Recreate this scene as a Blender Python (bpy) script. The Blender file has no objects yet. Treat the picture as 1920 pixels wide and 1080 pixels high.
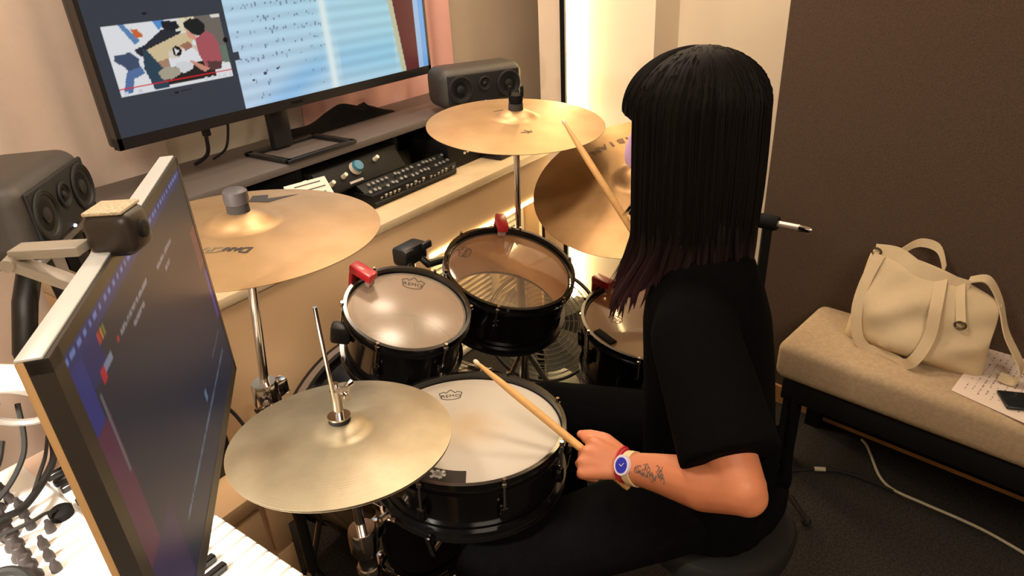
import bpy, bmesh, math, random
import numpy as np
from mathutils import Vector, Matrix, Quaternion
from mathutils.bvhtree import BVHTree
random.seed(7); np.random.seed(7)
PI=math.pi
C=bpy.context.scene.collection
V=Vector
# ------------------------------------------------------------------ camera
cam=bpy.data.cameras.new('camera'); co=bpy.data.objects.new('camera',cam); C.objects.link(co)
cam.sensor_width=36; cam.lens=36*1250/1920; cam.clip_start=.02
RX=(0.570,-0.398,0.719); RY=(-0.820,-0.221,0.527); RZ=(-0.051,-0.890,-0.452)
_r=Matrix((RX,RY,RZ)); _d=_r.col[1].normalized(); _f=(_r.col[2]-_d*_r.col[2].dot(_d)).normalized(); _x=_d.cross(_f)
co.matrix_world=Matrix(((_x[0],-_d[0],-_f[0],0),(_x[1],-_d[1],-_f[1],0),(_x[2],-_d[2],-_f[2],1.55),(0,0,0,1)))
bpy.context.scene.camera=co
# ------------------------------------------------------------------ world, lamps, exposure
w=bpy.data.worlds.new('world'); bpy.context.scene.world=w; w.use_nodes=True
w.node_tree.nodes['Background'].inputs[0].default_value=(1,.80,.62,1); w.node_tree.nodes['Background'].inputs[1].default_value=.05
def area(name,loc,target,sx,sy,power,col):
    l=bpy.data.lights.new(name,'AREA'); l.shape='ELLIPSE'; l.size=sx; l.size_y=sy; l.energy=power; l.color=col
    o=bpy.data.objects.new(name,l); C.objects.link(o); o.location=loc
    o.rotation_euler=(V(target)-V(loc)).to_track_quat('-Z','Y').to_euler(); return o
area('ceiling_light_drums',(1.25,1.0,2.5),(1.2,1.05,0),.35,.35,25,(1,.82,.62))
area('ceiling_light_desk',(.15,1.15,2.5),(.5,1.3,0),.4,.4,21,(1,.84,.69))
area('fill_light_corner',(2.3,.85,2.5),(2.35,.95,0),.4,.4,19,(1,.80,.58))  # unseen lamp added to brighten the cream walls in the corner
area('fill_light_back_wall',(1.85,1.75,2.5),(2.1,1.95,0),.35,.35,20,(1,.80,.60))  # added fill, lifts the back wall right of the curtain
area('fill_light_front',(-.2,-.9,2.45),(1.0,1.4,.6),1.2,.9,56,(1,.84,.68))  # unseen lamp behind the camera, enlarged as soft fill for the desk front
def spot(name,loc,target,power,col,ang,blend,size):
    l=bpy.data.lights.new(name,'SPOT'); l.energy=power; l.color=col; l.spot_size=ang; l.spot_blend=blend; l.shadow_soft_size=size
    o=bpy.data.objects.new(name,l); C.objects.link(o); o.location=loc
    o.rotation_euler=(V(target)-V(loc)).to_track_quat('-Z','Y').to_euler(); return o
spot('keyboard_lamp_light',(-.20,.82,1.33),(.19,.86,.84),95,(1,.90,.76),math.radians(112),.5,.04)
vs=bpy.context.scene.view_settings
bpy.context.scene.display_settings.display_device='sRGB'
vs.view_transform='Standard'; vs.look='None'; vs.exposure=-0.68; vs.gamma=1.0; vs.use_curve_mapping=False

# ------------------------------------------------------------------ materials
def lin(c): return tuple(((x/255)/12.92 if x/255<=.04045 else ((x/255+.055)/1.055)**2.4) for x in c)
MATS={}
def mat(name,rgb,rough=.5,metal=0,noise=None,bump=None,coat=0,emit=None,estr=1,spec=.5,trans=0,alpha=1,sss=0):
    """rgb in sRGB 0-255; noise=(scale,amount); bump=(scale,strength)"""
    if name in MATS: return MATS[name]
    m=bpy.data.materials.new(name); m.use_nodes=True; nt=m.node_tree; b=nt.nodes['Principled BSDF']
    c=lin(rgb)
    b.inputs['Base Color'].default_value=(*c,1); b.inputs['Roughness'].default_value=rough; b.inputs['Metallic'].default_value=metal
    b.inputs['Coat Weight'].default_value=coat; b.inputs['Coat Roughness'].default_value=.1
    b.inputs['Specular IOR Level'].default_value=spec; b.inputs['Transmission Weight'].default_value=trans
    b.inputs['Alpha'].default_value=alpha
    if sss: b.inputs['Subsurface Weight'].default_value=sss; b.inputs['Subsurface Radius'].default_value=(.012,.005,.003); b.inputs['Subsurface Scale'].default_value=1
    if emit: b.inputs['Emission Color'].default_value=(*lin(emit),1); b.inputs['Emission Strength'].default_value=estr
    if noise or bump: tc=nt.nodes.new('ShaderNodeTexCoord')
    if noise:
        n=nt.nodes.new('ShaderNodeTexNoise'); n.inputs['Scale'].default_value=noise[0]; n.inputs['Detail'].default_value=5; n.inputs['Roughness'].default_value=.65
        nt.links.new(tc.outputs['Object'],n.inputs['Vector'])
        mx=nt.nodes.new('ShaderNodeMix'); mx.data_type='RGBA'
        a=noise[1]
        mx.inputs[6].default_value=(*[x*(1-a) for x in c],1); mx.inputs[7].default_value=(*[min(1,x*(1+a)) for x in c],1)
        mr=nt.nodes.new('ShaderNodeMapRange'); mr.inputs[1].default_value=.3; mr.inputs[2].default_value=.7
        nt.links.new(n.outputs['Fac'],mr.inputs[0]); nt.links.new(mr.outputs[0],mx.inputs[0]); nt.links.new(mx.outputs[2],b.inputs['Base Color'])
    if bump:
        n2=nt.nodes.new('ShaderNodeTexNoise'); n2.inputs['Scale'].default_value=bump[0]; n2.inputs['Detail'].default_value=4
        nt.links.new(tc.outputs['Object'],n2.inputs['Vector'])
        bp=nt.nodes.new('ShaderNodeBump'); bp.inputs['Strength'].default_value=bump[1]; bp.inputs['Distance'].default_value=.004
        nt.links.new(n2.outputs['Fac'],bp.inputs['Height']); nt.links.new(bp.outputs[0],b.inputs['Normal'])
    MATS[name]=m; return m
def cymbal_mat(name,rgb,rgb2,rough):
    m=mat(name,rgb,rough,.72); nt=m.node_tree; b=nt.nodes['Principled BSDF']
    tc=nt.nodes.new('ShaderNodeTexCoord'); sp=nt.nodes.new('ShaderNodeSeparateXYZ'); nt.links.new(tc.outputs['Object'],sp.inputs[0])
    cb=nt.nodes.new('ShaderNodeCombineXYZ'); nt.links.new(sp.outputs[0],cb.inputs[0]); nt.links.new(sp.outputs[1],cb.inputs[1])
    ln=nt.nodes.new('ShaderNodeVectorMath'); ln.operation='LENGTH'; nt.links.new(cb.outputs[0],ln.inputs[0])
    cb2=nt.nodes.new('ShaderNodeCombineXYZ'); nt.links.new(ln.outputs['Value'],cb2.inputs[0])
    n=nt.nodes.new('ShaderNodeTexNoise'); n.inputs['Scale'].default_value=420; n.inputs['Detail'].default_value=3; nt.links.new(cb2.outputs[0],n.inputs['Vector'])
    bp=nt.nodes.new('ShaderNodeBump'); bp.inputs['Strength'].default_value=.25; bp.inputs['Distance'].default_value=.0008
    nt.links.new(n.outputs['Fac'],bp.inputs['Height']); nt.links.new(bp.outputs[0],b.inputs['Normal'])
    n2=nt.nodes.new('ShaderNodeTexNoise'); n2.inputs['Scale'].default_value=9; n2.inputs['Detail'].default_value=6; nt.links.new(tc.outputs['Object'],n2.inputs['Vector'])
    mx=nt.nodes.new('ShaderNodeMix'); mx.data_type='RGBA'; mx.inputs[6].default_value=(*lin(rgb),1); mx.inputs[7].default_value=(*lin(rgb2),1)
    mr=nt.nodes.new('ShaderNodeMapRange'); mr.inputs[1].default_value=.35; mr.inputs[2].default_value=.65
    nt.links.new(n2.outputs['Fac'],mr.inputs[0]); nt.links.new(mr.outputs[0],mx.inputs[0]); nt.links.new(mx.outputs[2],b.inputs['Base Color'])
    return m
def clear_mat(name,tint,gloss_rough,haze,hazecol):
    """clear plastic film: transparent, a little haze, a glossy surface by Fresnel"""
    if name in MATS: return MATS[name]
    m=bpy.data.materials.new(name); m.use_nodes=True; nt=m.node_tree; nt.nodes.clear()
    out=nt.nodes.new('ShaderNodeOutputMaterial'); tr=nt.nodes.new('ShaderNodeBsdfTransparent'); tr.inputs[0].default_value=(*lin(tint),1)
    df=nt.nodes.new('ShaderNodeBsdfDiffuse'); df.inputs[0].default_value=(*lin(hazecol),1)
    gl=nt.nodes.new('ShaderNodeBsdfGlossy'); gl.inputs[0].default_value=(1,1,1,1); gl.inputs['Roughness'].default_value=gloss_rough
    m1=nt.nodes.new('ShaderNodeMixShader'); m1.inputs[0].default_value=haze
    nt.links.new(tr.outputs[0],m1.inputs[1]); nt.links.new(df.outputs[0],m1.inputs[2])
    fr=nt.nodes.new('ShaderNodeFresnel'); ge=nt.nodes.new('ShaderNodeNewGeometry'); io=nt.nodes.new('ShaderNodeMapRange')
    io.inputs[3].default_value=1.5; io.inputs[4].default_value=1/1.5; nt.links.new(ge.outputs['Backfacing'],io.inputs[0]); nt.links.new(io.outputs[0],fr.inputs[0])
    m2=nt.nodes.new('ShaderNodeMixShader'); nt.links.new(fr.outputs[0],m2.inputs[0]); nt.links.new(m1.outputs[0],m2.inputs[1]); nt.links.new(gl.outputs[0],m2.inputs[2])
    nt.links.new(m2.outputs[0],out.inputs[0]); MATS[name]=m; return m
def screen_mat(name,strength,rough=.25):
    m=bpy.data.materials.new(name); m.use_nodes=True; nt=m.node_tree; b=nt.nodes['Principled BSDF']
    b.inputs['Base Color'].default_value=(.004,.004,.005,1); b.inputs['Roughness'].default_value=rough; b.inputs['Specular IOR Level'].default_value=.25
    at=nt.nodes.new('ShaderNodeAttribute'); at.attribute_name='Col'
    nt.links.new(at.outputs['Color'],b.inputs['Emission Color']); b.inputs['Emission Strength'].default_value=strength; return m
CHROME=mat('chrome',(215,210,205),.12,1)
BLK=mat('black_gloss_lacquer',(12,11,11),.16,coat=.6)
HOOP=mat('black_hoop_enamel',(14,13,13),.2,coat=.5)
BPL=mat('black_plastic',(22,20,19),.45)
BMT=mat('black_matte',(11,10,10),.8,spec=.2)
RUB=mat('black_rubber',(13,12,12),.7)
GREYP=mat('grey_painted_metal',(120,116,112),.4)
WHITEP=mat('white_plastic',(232,228,222),.4)

# ------------------------------------------------------------------ mesh helpers
class MB:
    def __init__(s): s.v=[]; s.f=[]
    def add(s,vs,fs):
        o=len(s.v); s.v+= [V(p) for p in vs]; s.f+= [tuple(i+o for i in f) for f in fs]; return s
    def box(s,c,sz,rot=None):
        c=V(c); h=V(sz)/2; vs=[]
        for z in(-1,1):
            for x,y in((-1,-1),(1,-1),(1,1),(-1,1)):
                p=V((x*h.x,y*h.y,z*h.z)); vs.append(c+(rot@p if rot else p))
        return s.add(vs,[(3,2,1,0),(4,5,6,7),(0,1,5,4),(1,2,6,5),(2,3,7,6),(3,0,4,7)])
    def rbox(s,c,sz,r,rot=None,seg=2):
        b=bmesh.new(); bmesh.ops.create_cube(b,size=1)
        for v in b.verts: v.co=V((v.co.x*sz[0],v.co.y*sz[1],v.co.z*sz[2]))
        bmesh.ops.bevel(b,geom=list(b.edges),offset=min(r,min(sz)*.49),segments=seg,affect='EDGES',profile=.5)
        b.verts.index_update(); c=V(c)
        s.add([c+(rot@v.co if rot else v.co) for v in b.verts],[[v.index for v in f.verts] for f in b.faces]); b.free(); return s
    def tube(s,pts,r,seg=8,closed=False,caps=True,sc=None):
        pts=[V(p) for p in pts]; n=len(pts); rs=r if isinstance(r,(list,tuple)) else [r]*n
        vs=[]; up=None
        for i,p in enumerate(pts):
            if closed: t=pts[(i+1)%n]-pts[i-1]
            else: t=pts[min(i+1,n-1)]-pts[max(i-1,0)]
            t=t.normalized()
            if up is None:
                up=V((0,0,1)) if abs(t.z)<.9 else V((1,0,0))
            a=up-t*up.dot(t)
            if a.length<1e-5: a=t.orthogonal()
            a.normalize(); up=a; b=t.cross(a)
            for k in range(seg):
                q=2*PI*k/seg; vs.append(p+(a*math.cos(q)*(sc or 1)+b*math.sin(q))*rs[i])
        fs=[]; m=n if closed else n-1
        for i in range(m):
            j=(i+1)%n
            for k in range(seg): fs.append((i*seg+k,i*seg+(k+1)%seg,j*seg+(k+1)%seg,j*seg+k))
        if caps and not closed:
            fs.append(tuple(range(seg-1,-1,-1))); fs.append(tuple((n-1)*seg+k for k in range(seg)))
        return s.add(vs,fs)
    def lathe(s,prof,seg,M=None,closed=False):
        M=M or Matrix.Identity(4); vs=[]; n=len(prof)
        for r,z in prof:
            for k in range(seg):
                a=2*PI*k/seg; vs.append(M@V((r*math.cos(a),r*math.sin(a),z)))
        fs=[]
        for i in range(n if closed else n-1):
            j=(i+1)%n
            for k in range(seg): fs.append((i*seg+k,i*seg+(k+1)%seg,j*seg+(k+1)%seg,j*seg+k))
        if not closed:
            if prof[0][0]>1e-6: fs.append(tuple(range(seg-1,-1,-1)))
            if prof[-1][0]>1e-6: fs.append(tuple((n-1)*seg+k for k in range(seg)))
        return s.add(vs,fs)
    def sphere(s,c,r,seg=14,M=None):
        r=(r,r,r) if not isinstance(r,(list,tuple)) else r
        c=V(c); vs=[]; fs=[]; rn=seg//2
        for i in range(1,rn):
            t=PI*i/rn
            for k in range(seg):
                a=2*PI*k/seg; p=V((r[0]*math.sin(t)*math.cos(a),r[1]*math.sin(t)*math.sin(a),r[2]*math.cos(t))); vs.append(c+(M@p if M else p))
        top=V((0,0,r[2])); vs.append(c+(M@top if M else top)); vs.append(c-(M@top if M else top)); T=len(vs)-2
        for i in range(rn-2):
            for k in range(seg): fs.append((i*seg+k,(i+1)*seg+k,(i+1)*seg+(k+1)%seg,i*seg+(k+1)%seg))
        for k in range(seg): fs.append((T,k,(k+1)%seg)); fs.append((T+1,(rn-2)*seg+(k+1)%seg,(rn-2)*seg+k))
        return s.add(vs,fs)
    def cone(s,a,ra,b,rb,seg=16):
        s.tube([a,b],[ra,rb],seg); s.sphere(a,ra,seg); s.sphere(b,rb,seg); return s
    def chain(s,pts,rs,seg=16):
        for i in range(len(pts)-1): s.cone(pts[i],rs[i],pts[i+1],rs[i+1],seg)
        return s
    def prism(s,poly,t,M):
        n=len(poly); vs=[M@V((x,y,0)) for x,y in poly]+[M@V((x,y,t)) for x,y in poly]
        return s.add(vs,[tuple(range(n-1,-1,-1)),tuple(range(n,2*n))]+[(i,(i+1)%n,n+(i+1)%n,n+i) for i in range(n)])
    def ribbon(s,pts,wid,t=.002):
        """flat strap along pts; wid = list of (half-width vectors)"""
        n=len(pts); vs=[]
        for i in range(n):
            p=V(pts[i]); d=(V(pts[min(i+1,n-1)])-V(pts[max(i-1,0)])).normalized(); wv=V(wid[i]); nn=d.cross(wv).normalized()*t/2
            vs+= [p-wv-nn,p+wv-nn,p+wv+nn,p-wv+nn]
        fs=[(3,2,1,0),tuple((n-1)*4+k for k in range(4))]
        for i in range(n-1):
            for k in range(4): fs.append((i*4+k,i*4+(k+1)%4,(i+1)*4+(k+1)%4,(i+1)*4+k))
        return s.add(vs,fs)
ORG={}
def worg(o):
    p=V((0,0,0))
    while o is not None: p=p+V(o.location); o=o.parent
    return p
def obj(name,mb,m,parent=None,label=None,cat=None,group=None,kind=None,origin=None,ang=40,smooth=True):
    org=worg(parent) if parent else V(origin if origin is not None else (0,0,0))
    if parent and origin is not None: org=V(origin)
    me=bpy.data.meshes.new(name); me.from_pydata([tuple(p-org) for p in mb.v],[],mb.f); me.update()
    bm=bmesh.new(); bm.from_mesh(me); bmesh.ops.recalc_face_normals(bm,faces=bm.faces); bm.to_mesh(me); bm.free()
    if smooth: me.shade_smooth(); me.set_sharp_from_angle(angle=math.radians(ang))
    if m: me.materials.append(m)
    o=bpy.data.objects.new(name,me); C.objects.link(o)
    if parent: o.parent=parent; o.location=org-worg(parent)
    else: o.location=org
    tag(o,label,cat,group,kind); return o
def tag(o,label=None,cat=None,group=None,kind=None):
    if label: o['label']=label
    if cat: o['category']=cat
    if group: o['group']=group
    if kind: o['kind']=kind
    return o
def thing(name,label,cat,loc,group=None):
    o=bpy.data.objects.new(name,None); C.objects.link(o); o.location=loc; o.empty_display_size=.05
    return tag(o,label,cat,group)
def instance(src,name,parent,world):
    c=src.copy(); c.name=name; C.objects.link(c); c.parent=parent; c.location=V(world)-worg(parent); return c
def struct(name,mb,m,parent=None,**k):
    return obj(name,mb,m,parent,kind='structure' if not parent else None,**k)
def frame(z,x=None):
    z=V(z).normalized(); x=V(x) if x is not None else (V((1,0,0)) if abs(z.x)<.9 else V((0,1,0)))
    x=(x-z*x.dot(z)).normalized(); y=z.cross(x); return Matrix((x,y,z)).transposed()
def mat4(R,t): M=R.to_4x4(); M.translation=V(t); return M
def spline(pts,n=8):
    pts=[V(p) for p in pts]; out=[]
    for i in range(len(pts)-1):
        p0=pts[max(i-1,0)]; p1=pts[i]; p2=pts[i+1]; p3=pts[min(i+2,len(pts)-1)]
        for k in range(n):
            t=k/n; out.append(.5*((2*p1)+(p2-p0)*t+(2*p0-5*p1+4*p2-p3)*t*t+(3*p1-p0-3*p2+p3)*t**3))
    return out+[pts[-1]]
def remeshed(mb,voxel,smooth_it=4):
    me=bpy.data.meshes.new('tmp'); me.from_pydata([tuple(p) for p in mb.v],[],mb.f)
    bm=bmesh.new(); bm.from_mesh(me); bmesh.ops.recalc_face_normals(bm,faces=bm.faces); bm.to_mesh(me); bm.free()
    o=bpy.data.objects.new('tmp',me); C.objects.link(o)
    r=o.modifiers.new('r','REMESH'); r.mode='VOXEL'; r.voxel_size=voxel
    if smooth_it: s=o.modifiers.new('s','SMOOTH'); s.factor=.5; s.iterations=smooth_it
    dg=bpy.context.evaluated_depsgraph_get(); ev=o.evaluated_get(dg); m2=ev.to_mesh()
    out=MB(); out.add([v.co.copy() for v in m2.vertices],[tuple(p.vertices) for p in m2.polygons]); ev.to_mesh_clear()
    bpy.data.objects.remove(o); bpy.data.meshes.remove(me); return out
def text_mb(txt,size,fn,extrude=0.0,shear=0.0,spacing=1.0,bold=0.0):
    cu=bpy.data.curves.new('t','FONT'); cu.body=txt; cu.size=size; cu.align_x='CENTER'; cu.align_y='CENTER'; cu.extrude=extrude; cu.shear=shear; cu.space_character=spacing; cu.resolution_u=3; cu.offset=bold
    o=bpy.data.objects.new('t',cu); C.objects.link(o); dg=bpy.context.evaluated_depsgraph_get(); ev=o.evaluated_get(dg); me=ev.to_mesh()
    mb=MB(); mb.add([fn(v.co) for v in me.vertices],[tuple(p.vertices) for p in me.polygons]); ev.to_mesh_clear()
    bpy.data.objects.remove(o); bpy.data.curves.remove(cu); return mb

# ================================================================== SETTING
CREAM=mat('cream_wall_paint',(228,212,188),.75,noise=(2,.04),bump=(60,.05))
FLOOR=mat('charcoal_carpet',(48,45,42),.95,noise=(140,.55),bump=(260,.5),spec=.1)
DARK=mat('dark_brown_acoustic_fabric',(84,69,57),.92,noise=(260,.25),bump=(320,.4),spec=.15)
struct('floor',MB().box((.9,.2,-.05),(5,5,.1)),FLOOR)
struct('ceiling',MB().box((.9,.2,2.65),(5,5,.1)),mat('white_ceiling_paint',(225,218,208),.8))
struct('wall_back',MB().box((.9,2.25,1.3),(5,.1,2.6)),CREAM)
struct('wall_left',MB().box((-1.25,.2,1.3),(.1,4,2.6)),CREAM)
struct('wall_front',MB().box((.9,-1.85,1.3),(5,.1,2.6)),CREAM)
struct('wall_pillar',MB().box((2.95,1.385,1.3),(.8,.53,2.6)),CREAM)
struct('wall_alcove',MB().box((2.86,.40,1.3),(.14,1.44,2.6)),CREAM)
wr=Matrix.Rotation(math.radians(-9.4),3,'Z')
struct('wall_right',MB().box(V((2.215,.548,1.3))+wr@V((.05,-1.2,0)),(.1,2.4,2.6),wr),DARK)
WOODT=mat('tan_wood_skirting',(176,130,84),.5,noise=(20,.2))
struct('baseboard_right',MB().box(V((2.215,.548,.035))+wr@V((-.008,-1.2,0)),(.014,2.38,.07),wr),WOODT)
struct('trim_1',MB().box((2.526,1.505,1.3),(.048,.022,2.6)),BMT)
obj('led_strip',MB().box((2.528,1.478,1.305),(.042,.020,2.59)),mat('led_warm_white',(255,240,205),.5,emit=(255,226,165),estr=42),None,'tall glowing vertical light strip on the cream pillar','light strip',origin=(2.54,1.478,.01))
# curtains
def curtain(x0,x1,y,z0,z1,nf,amp,seed):
    rnd=random.Random(seed); mb=MB(); nx=int(nf*10); nz=8; vs=[]; ph=[rnd.uniform(0,6) for _ in range(4)]
    for j in range(nz+1):
        tz=j/nz; z=z0+(z1-z0)*tz
        for i in range(nx+1):
            t=i/nx; yy=y+amp*(math.sin(2*PI*nf*t+ph[0]+.5*math.sin(3*tz))+.45*math.sin(2*PI*nf*.43*t+ph[1]+tz))
            vs.append((x0+(x1-x0)*t,yy,z))
    fs=[(j*(nx+1)+i,j*(nx+1)+i+1,(j+1)*(nx+1)+i+1,(j+1)*(nx+1)+i) for j in range(nz) for i in range(nx)]
    n=len(vs); vs2=vs+[(a,b+.004,c) for a,b,c in vs]; fs2=fs+[tuple(k+n for k in reversed(f)) for f in fs]
    mb.add(vs2,fs2); return mb
CURT=mat('pinkish_curtain_cloth',(226,206,190),.9,noise=(5,.06),bump=(400,.15),spec=.1)
CURT2=mat('pink_curtain_cloth',(230,178,166),.9,noise=(5,.06),bump=(400,.15),spec=.1)
obj('curtain',curtain(-1.0,1.085,2.11,.05,2.5,11,.016,3),CURT,None,'wide beige pleated curtain behind the left loudspeaker','curtain',origin=(.04,2.11,.05))
obj('curtain',curtain(1.60,2.50,2.11,.05,2.5,5,.014,5),CURT2,None,'pink curtain hanging between the wide screen and right loudspeaker','curtain',origin=(2.05,2.11,.05))

# ================================================================== DESK
PANEL=mat('cream_laminate',(216,180,138),.5,noise=(3,.05))
DESKT=mat('pale_wood_laminate',(205,182,146),.45,noise=(9,.12))
desk=thing('studio_desk','long cream studio desk with solid front panel, under the wide screen','desk',(1.4,1.76,0))
obj('desktop',MB().rbox((1.4725,1.765,.785),(1.775,.56,.03),.004),DESKT,desk)
obj('front_panel',MB().box((1.0725,1.505,.386),(.975,.022,.768)),PANEL,desk)
obj('apron_panel',MB().box((1.96,1.505,.69),(.8,.022,.16)),PANEL,desk)
obj('side_panel',MB().box((2.345,1.79,.385),(.022,.5,.766)),PANEL,desk)
obj('side_panel',MB().box((.597,1.79,.385),(.022,.5,.766)),PANEL,desk)
obj('divider_panel',MB().box((1.575,1.79,.385),(.022,.5,.766)),PANEL,desk)
obj('led_strip',MB().box((1.955,1.497,.603),(.78,.014,.012)),MATS['led_warm_white'],desk,'glowing strip under the apron')
cab=thing('low_cabinet','low cream drawer cabinet standing against the desk front','cabinet',(.45,1.385,0))
obj('carcass',MB().rbox((.35,1.385,.17),(.66,.19,.34),.003),PANEL,cab)
obj('cabinet_top',MB().rbox((.345,1.38,.365),(.70,.215,.045),.004),PANEL,cab)
for i,(z,h) in enumerate(((.085,.15),(.25,.16))):
    obj('drawer_front',MB().rbox((.47,1.283,z),(.30,.016,h),.003),PANEL,cab)
    obj('side_strip',MB().rbox((.658,1.283,z),(.05,.016,h),.003),PANEL,cab)
# louvred heater below the desk
LOUV=mat('white_louvre_metal',(236,230,216),.45)
lou=thing('louvred_heater','white louvred heater panel standing under the desk apron','heater',(2.03,1.66,0))
f=MB()
for x in (1.64,2.10,2.31): f.rbox((x,1.64,.27),(.035,.05,.54),.004)
f.rbox((1.975,1.64,.53),(.70,.052,.03),.004); f.rbox((1.975,1.64,.02),(.70,.052,.03),.004)
obj('frame',f,LOUV,lou)
sl=obj('slat',MB().box((1.87,1.645,.05),(.42,.028,.016),Matrix.Rotation(.6,3,'X')),LOUV,lou,origin=(1.87,1.645,.05))
sl2=obj('slat',MB().box((2.205,1.645,.05),(.175,.028,.016),Matrix.Rotation(.6,3,'X')),LOUV,lou,origin=(2.205,1.645,.05))
for k in range(1,19):
    instance(sl,'slat',lou,(1.87,1.645,.05+k*.0252)); instance(sl2,'slat',lou,(2.205,1.645,.05+k*.0252))

# over-desk equipment bridge
GRY=mat('charcoal_shelf_laminate',(88,80,76),.5,noise=(6,.06))
br=thing('equipment_bridge','charcoal raised shelf on the desk holding the wide screen','shelf',(1.5,1.88,.8))
obj('shelf_board',MB().rbox((1.46,1.885,.988),(1.64,.35,.024),.003),GRY,br)
for x in (.68,1.28,1.72,2.24): obj('upright',MB().box((x,1.9,.888),(.02,.30,.176)),BMT,br)
obj('back_board',MB().box((1.46,2.045,.888),(1.58,.012,.176)),BMT,br)
# rack units below
def knob(mb,x,y,z,r,h,n=(0,-1,0),seg=12):
    M=mat4(frame(n),(x,y,z)); mb.lathe([(r*1.08,0),(r,h*.25),(r*.85,h),(0,h)],seg,M); return mb
rk=thing('rack_unit','black rack unit with white and blue knobs in the desk bridge','audio unit',(1.5,1.78,.8))
RKB=mat('black_anodised_panel',(9,9,9),.55,spec=.3)
tilt=frame((0,-.80,.60),(1,0,0))
obj('housing',MB().rbox((1.5,1.81,.875),(.40,.16,.14),.006),RKB,rk)
obj('control_panel',MB().rbox((1.5,1.712,.902),(.38,.085,.02),.004,tilt),RKB,rk)
KW=mat('ivory_knob',(224,214,196),.4); KB=mat('blue_knob_cap',(64,122,148),.4)
pn=V((0,-.80,.60)); pc=V((1.5,1.712,.902))+pn*.010
def onp(u,v): return pc+tilt@V((u,v,0))
for u,v in ((-.145,-.012),(-.085,-.002),(.075,.018)):
    k=MB(); p=onp(u,v); knob(k,*p,.008,.022,pn); obj('knob',k,KW,rk)
k=MB(); p=onp(-.02,.012); knob(k,*p,.022,.016,pn,20); kb=obj('big_knob',k,KW,rk)
k=MB(); p=onp(-.02,.012)+pn*.0165; knob(k,*p,.020,.010,pn,20); obj('knob_cap',k,KB,kb,'blue cap')
obj('label_strip',MB().box(onp(-.045,-.03)+pn*.001,(.06,.008,.002),tilt),mat('grey_label',(170,165,160),.5),rk)
rk2=thing('patch_mixer','black patch mixer full of small grey jacks on the desktop','audio unit',(1.68,1.66,.8))
tilt2=frame((0,-.55,.83),(1,0,0)); c2=V((1.66,1.645,.838)); n2=V((0,-.55,.83)).normalized()
obj('housing',MB().rbox((1.66,1.665,.8245),(.44,.12,.045),.005),RKB,rk2)
obj('sloped_panel',MB().rbox(c2,(.43,.10,.016),.003,tilt2),RKB,rk2)
JG=mat('grey_jack_metal',(130,132,136),.3,.7)
kk=MB(); c0=c2+n2*.008
for i in range(20):
    for j in range(3):
        if (i*7+j*3)%6==0: continue
        p=c0+tilt2@V((-.20+i*.0210,-.034+j*.031,0)); knob(kk,*p,.0078,random.uniform(.008,.018),n2,8)
obj('jack_knobs',kk,JG,rk2,kind='stuff')
rk3=thing('preamp_box','black preamp box with tiny white buttons at desk right end','audio unit',(2.0,1.72,.8))
obj('housing',MB().rbox((2.055,1.75,.8565),(.335,.20,.11),.006),RKB,rk3)
for i,(u,v) in enumerate(((-.02,.02),(.0,.022),(-.02,-.012),(.0,-.01),(.04,-.008),(.06,-.006),(.08,-.004))):
    obj('button',MB().box((2.005+u,1.648,.86+v),(.009,.006,.008)),KW,rk3)
obj('front_handle',MB().tube([(2.19,1.648,.82),(2.19,1.62,.825),(2.19,1.62,.885),(2.19,1.648,.89)],.006,8),RKB,rk3)
obj('tablet',MB().rbox((2.17,1.60,.809),(.16,.10,.016),.005),BPL,None,'small black box lying at the right desk edge','device',origin=(2.17,1.60,.801))
# papers by the crash cymbal
PAP=mat('white_paper',(232,222,208),.8)
lean=frame((0,-.786,.618),(1,0,0)); ln_=V((0,-.786,.618)).normalized()
for i,(x,a) in enumerate(((1.03,.10),(1.10,-.04),(1.17,.05),(1.225,-.07))):
    Rl=lean@Matrix.Rotation(a,3,'Z'); pc0=V((x,1.622+.001*abs(a),.874+.05*abs(a)))+ln_*(.004+.0032*i)
    ps=obj('paper_sheet',MB().box(pc0,(.15,.168,.0016),Rl),PAP,None,['leftmost white sheet leaning on the shelf edge behind the left crash cymbal','second white sheet from left leaning on the shelf edge behind crash cymbal','third leaning white sheet, partly under the rightmost one','rightmost leaning white sheet beside the black rack unit with knobs'][i],'paper','paper sheets leaning on the desk',origin=pc0-V((0,0,.08)))
    pr=MB()
    for q in range(9): pr.box(pc0+Rl@V((random.uniform(-.006,.006),-.072+q*.018,.0010)),(random.uniform(.08,.12),.004,.0003),Rl)
    obj('printed_lines',pr,mat('ink_grey',(90,84,80),.8),ps,kind='stuff')
# dark cloth behind shelf
mb=MB(); vs=[]; nx=30
for i in range(nx+1):
    t=i/nx; h=.024+.046*math.exp(-((t-.55)/.20)**2)+.016*math.exp(-((t-.77)/.025)**2)+.004*math.sin(t*17)
    x=1.42+.50*t; 
    for y,hh in ((1.93,.0),(1.945,.7),(1.975,1),(2.01,.75),(2.03,0)): vs.append((x,y,1.001+h*hh*(1-.8*max(0,t-.85)/.15)))
fs=[(i*5+k,(i+1)*5+k,(i+1)*5+k+1,i*5+k+1) for i in range(nx) for k in range(4)]+[(i*5+4,(i+1)*5+4,(i+1)*5,i*5) for i in range(nx)]+[(0,1,2,3,4),tuple(nx*5+k for k in (4,3,2,1,0))]
mb.add(vs,fs); obj('folded_cloth',mb,BMT,None,'crumpled black cloth lying on the shelf behind the wide screen','cloth',origin=(1.67,1.98,1.0))

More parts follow.
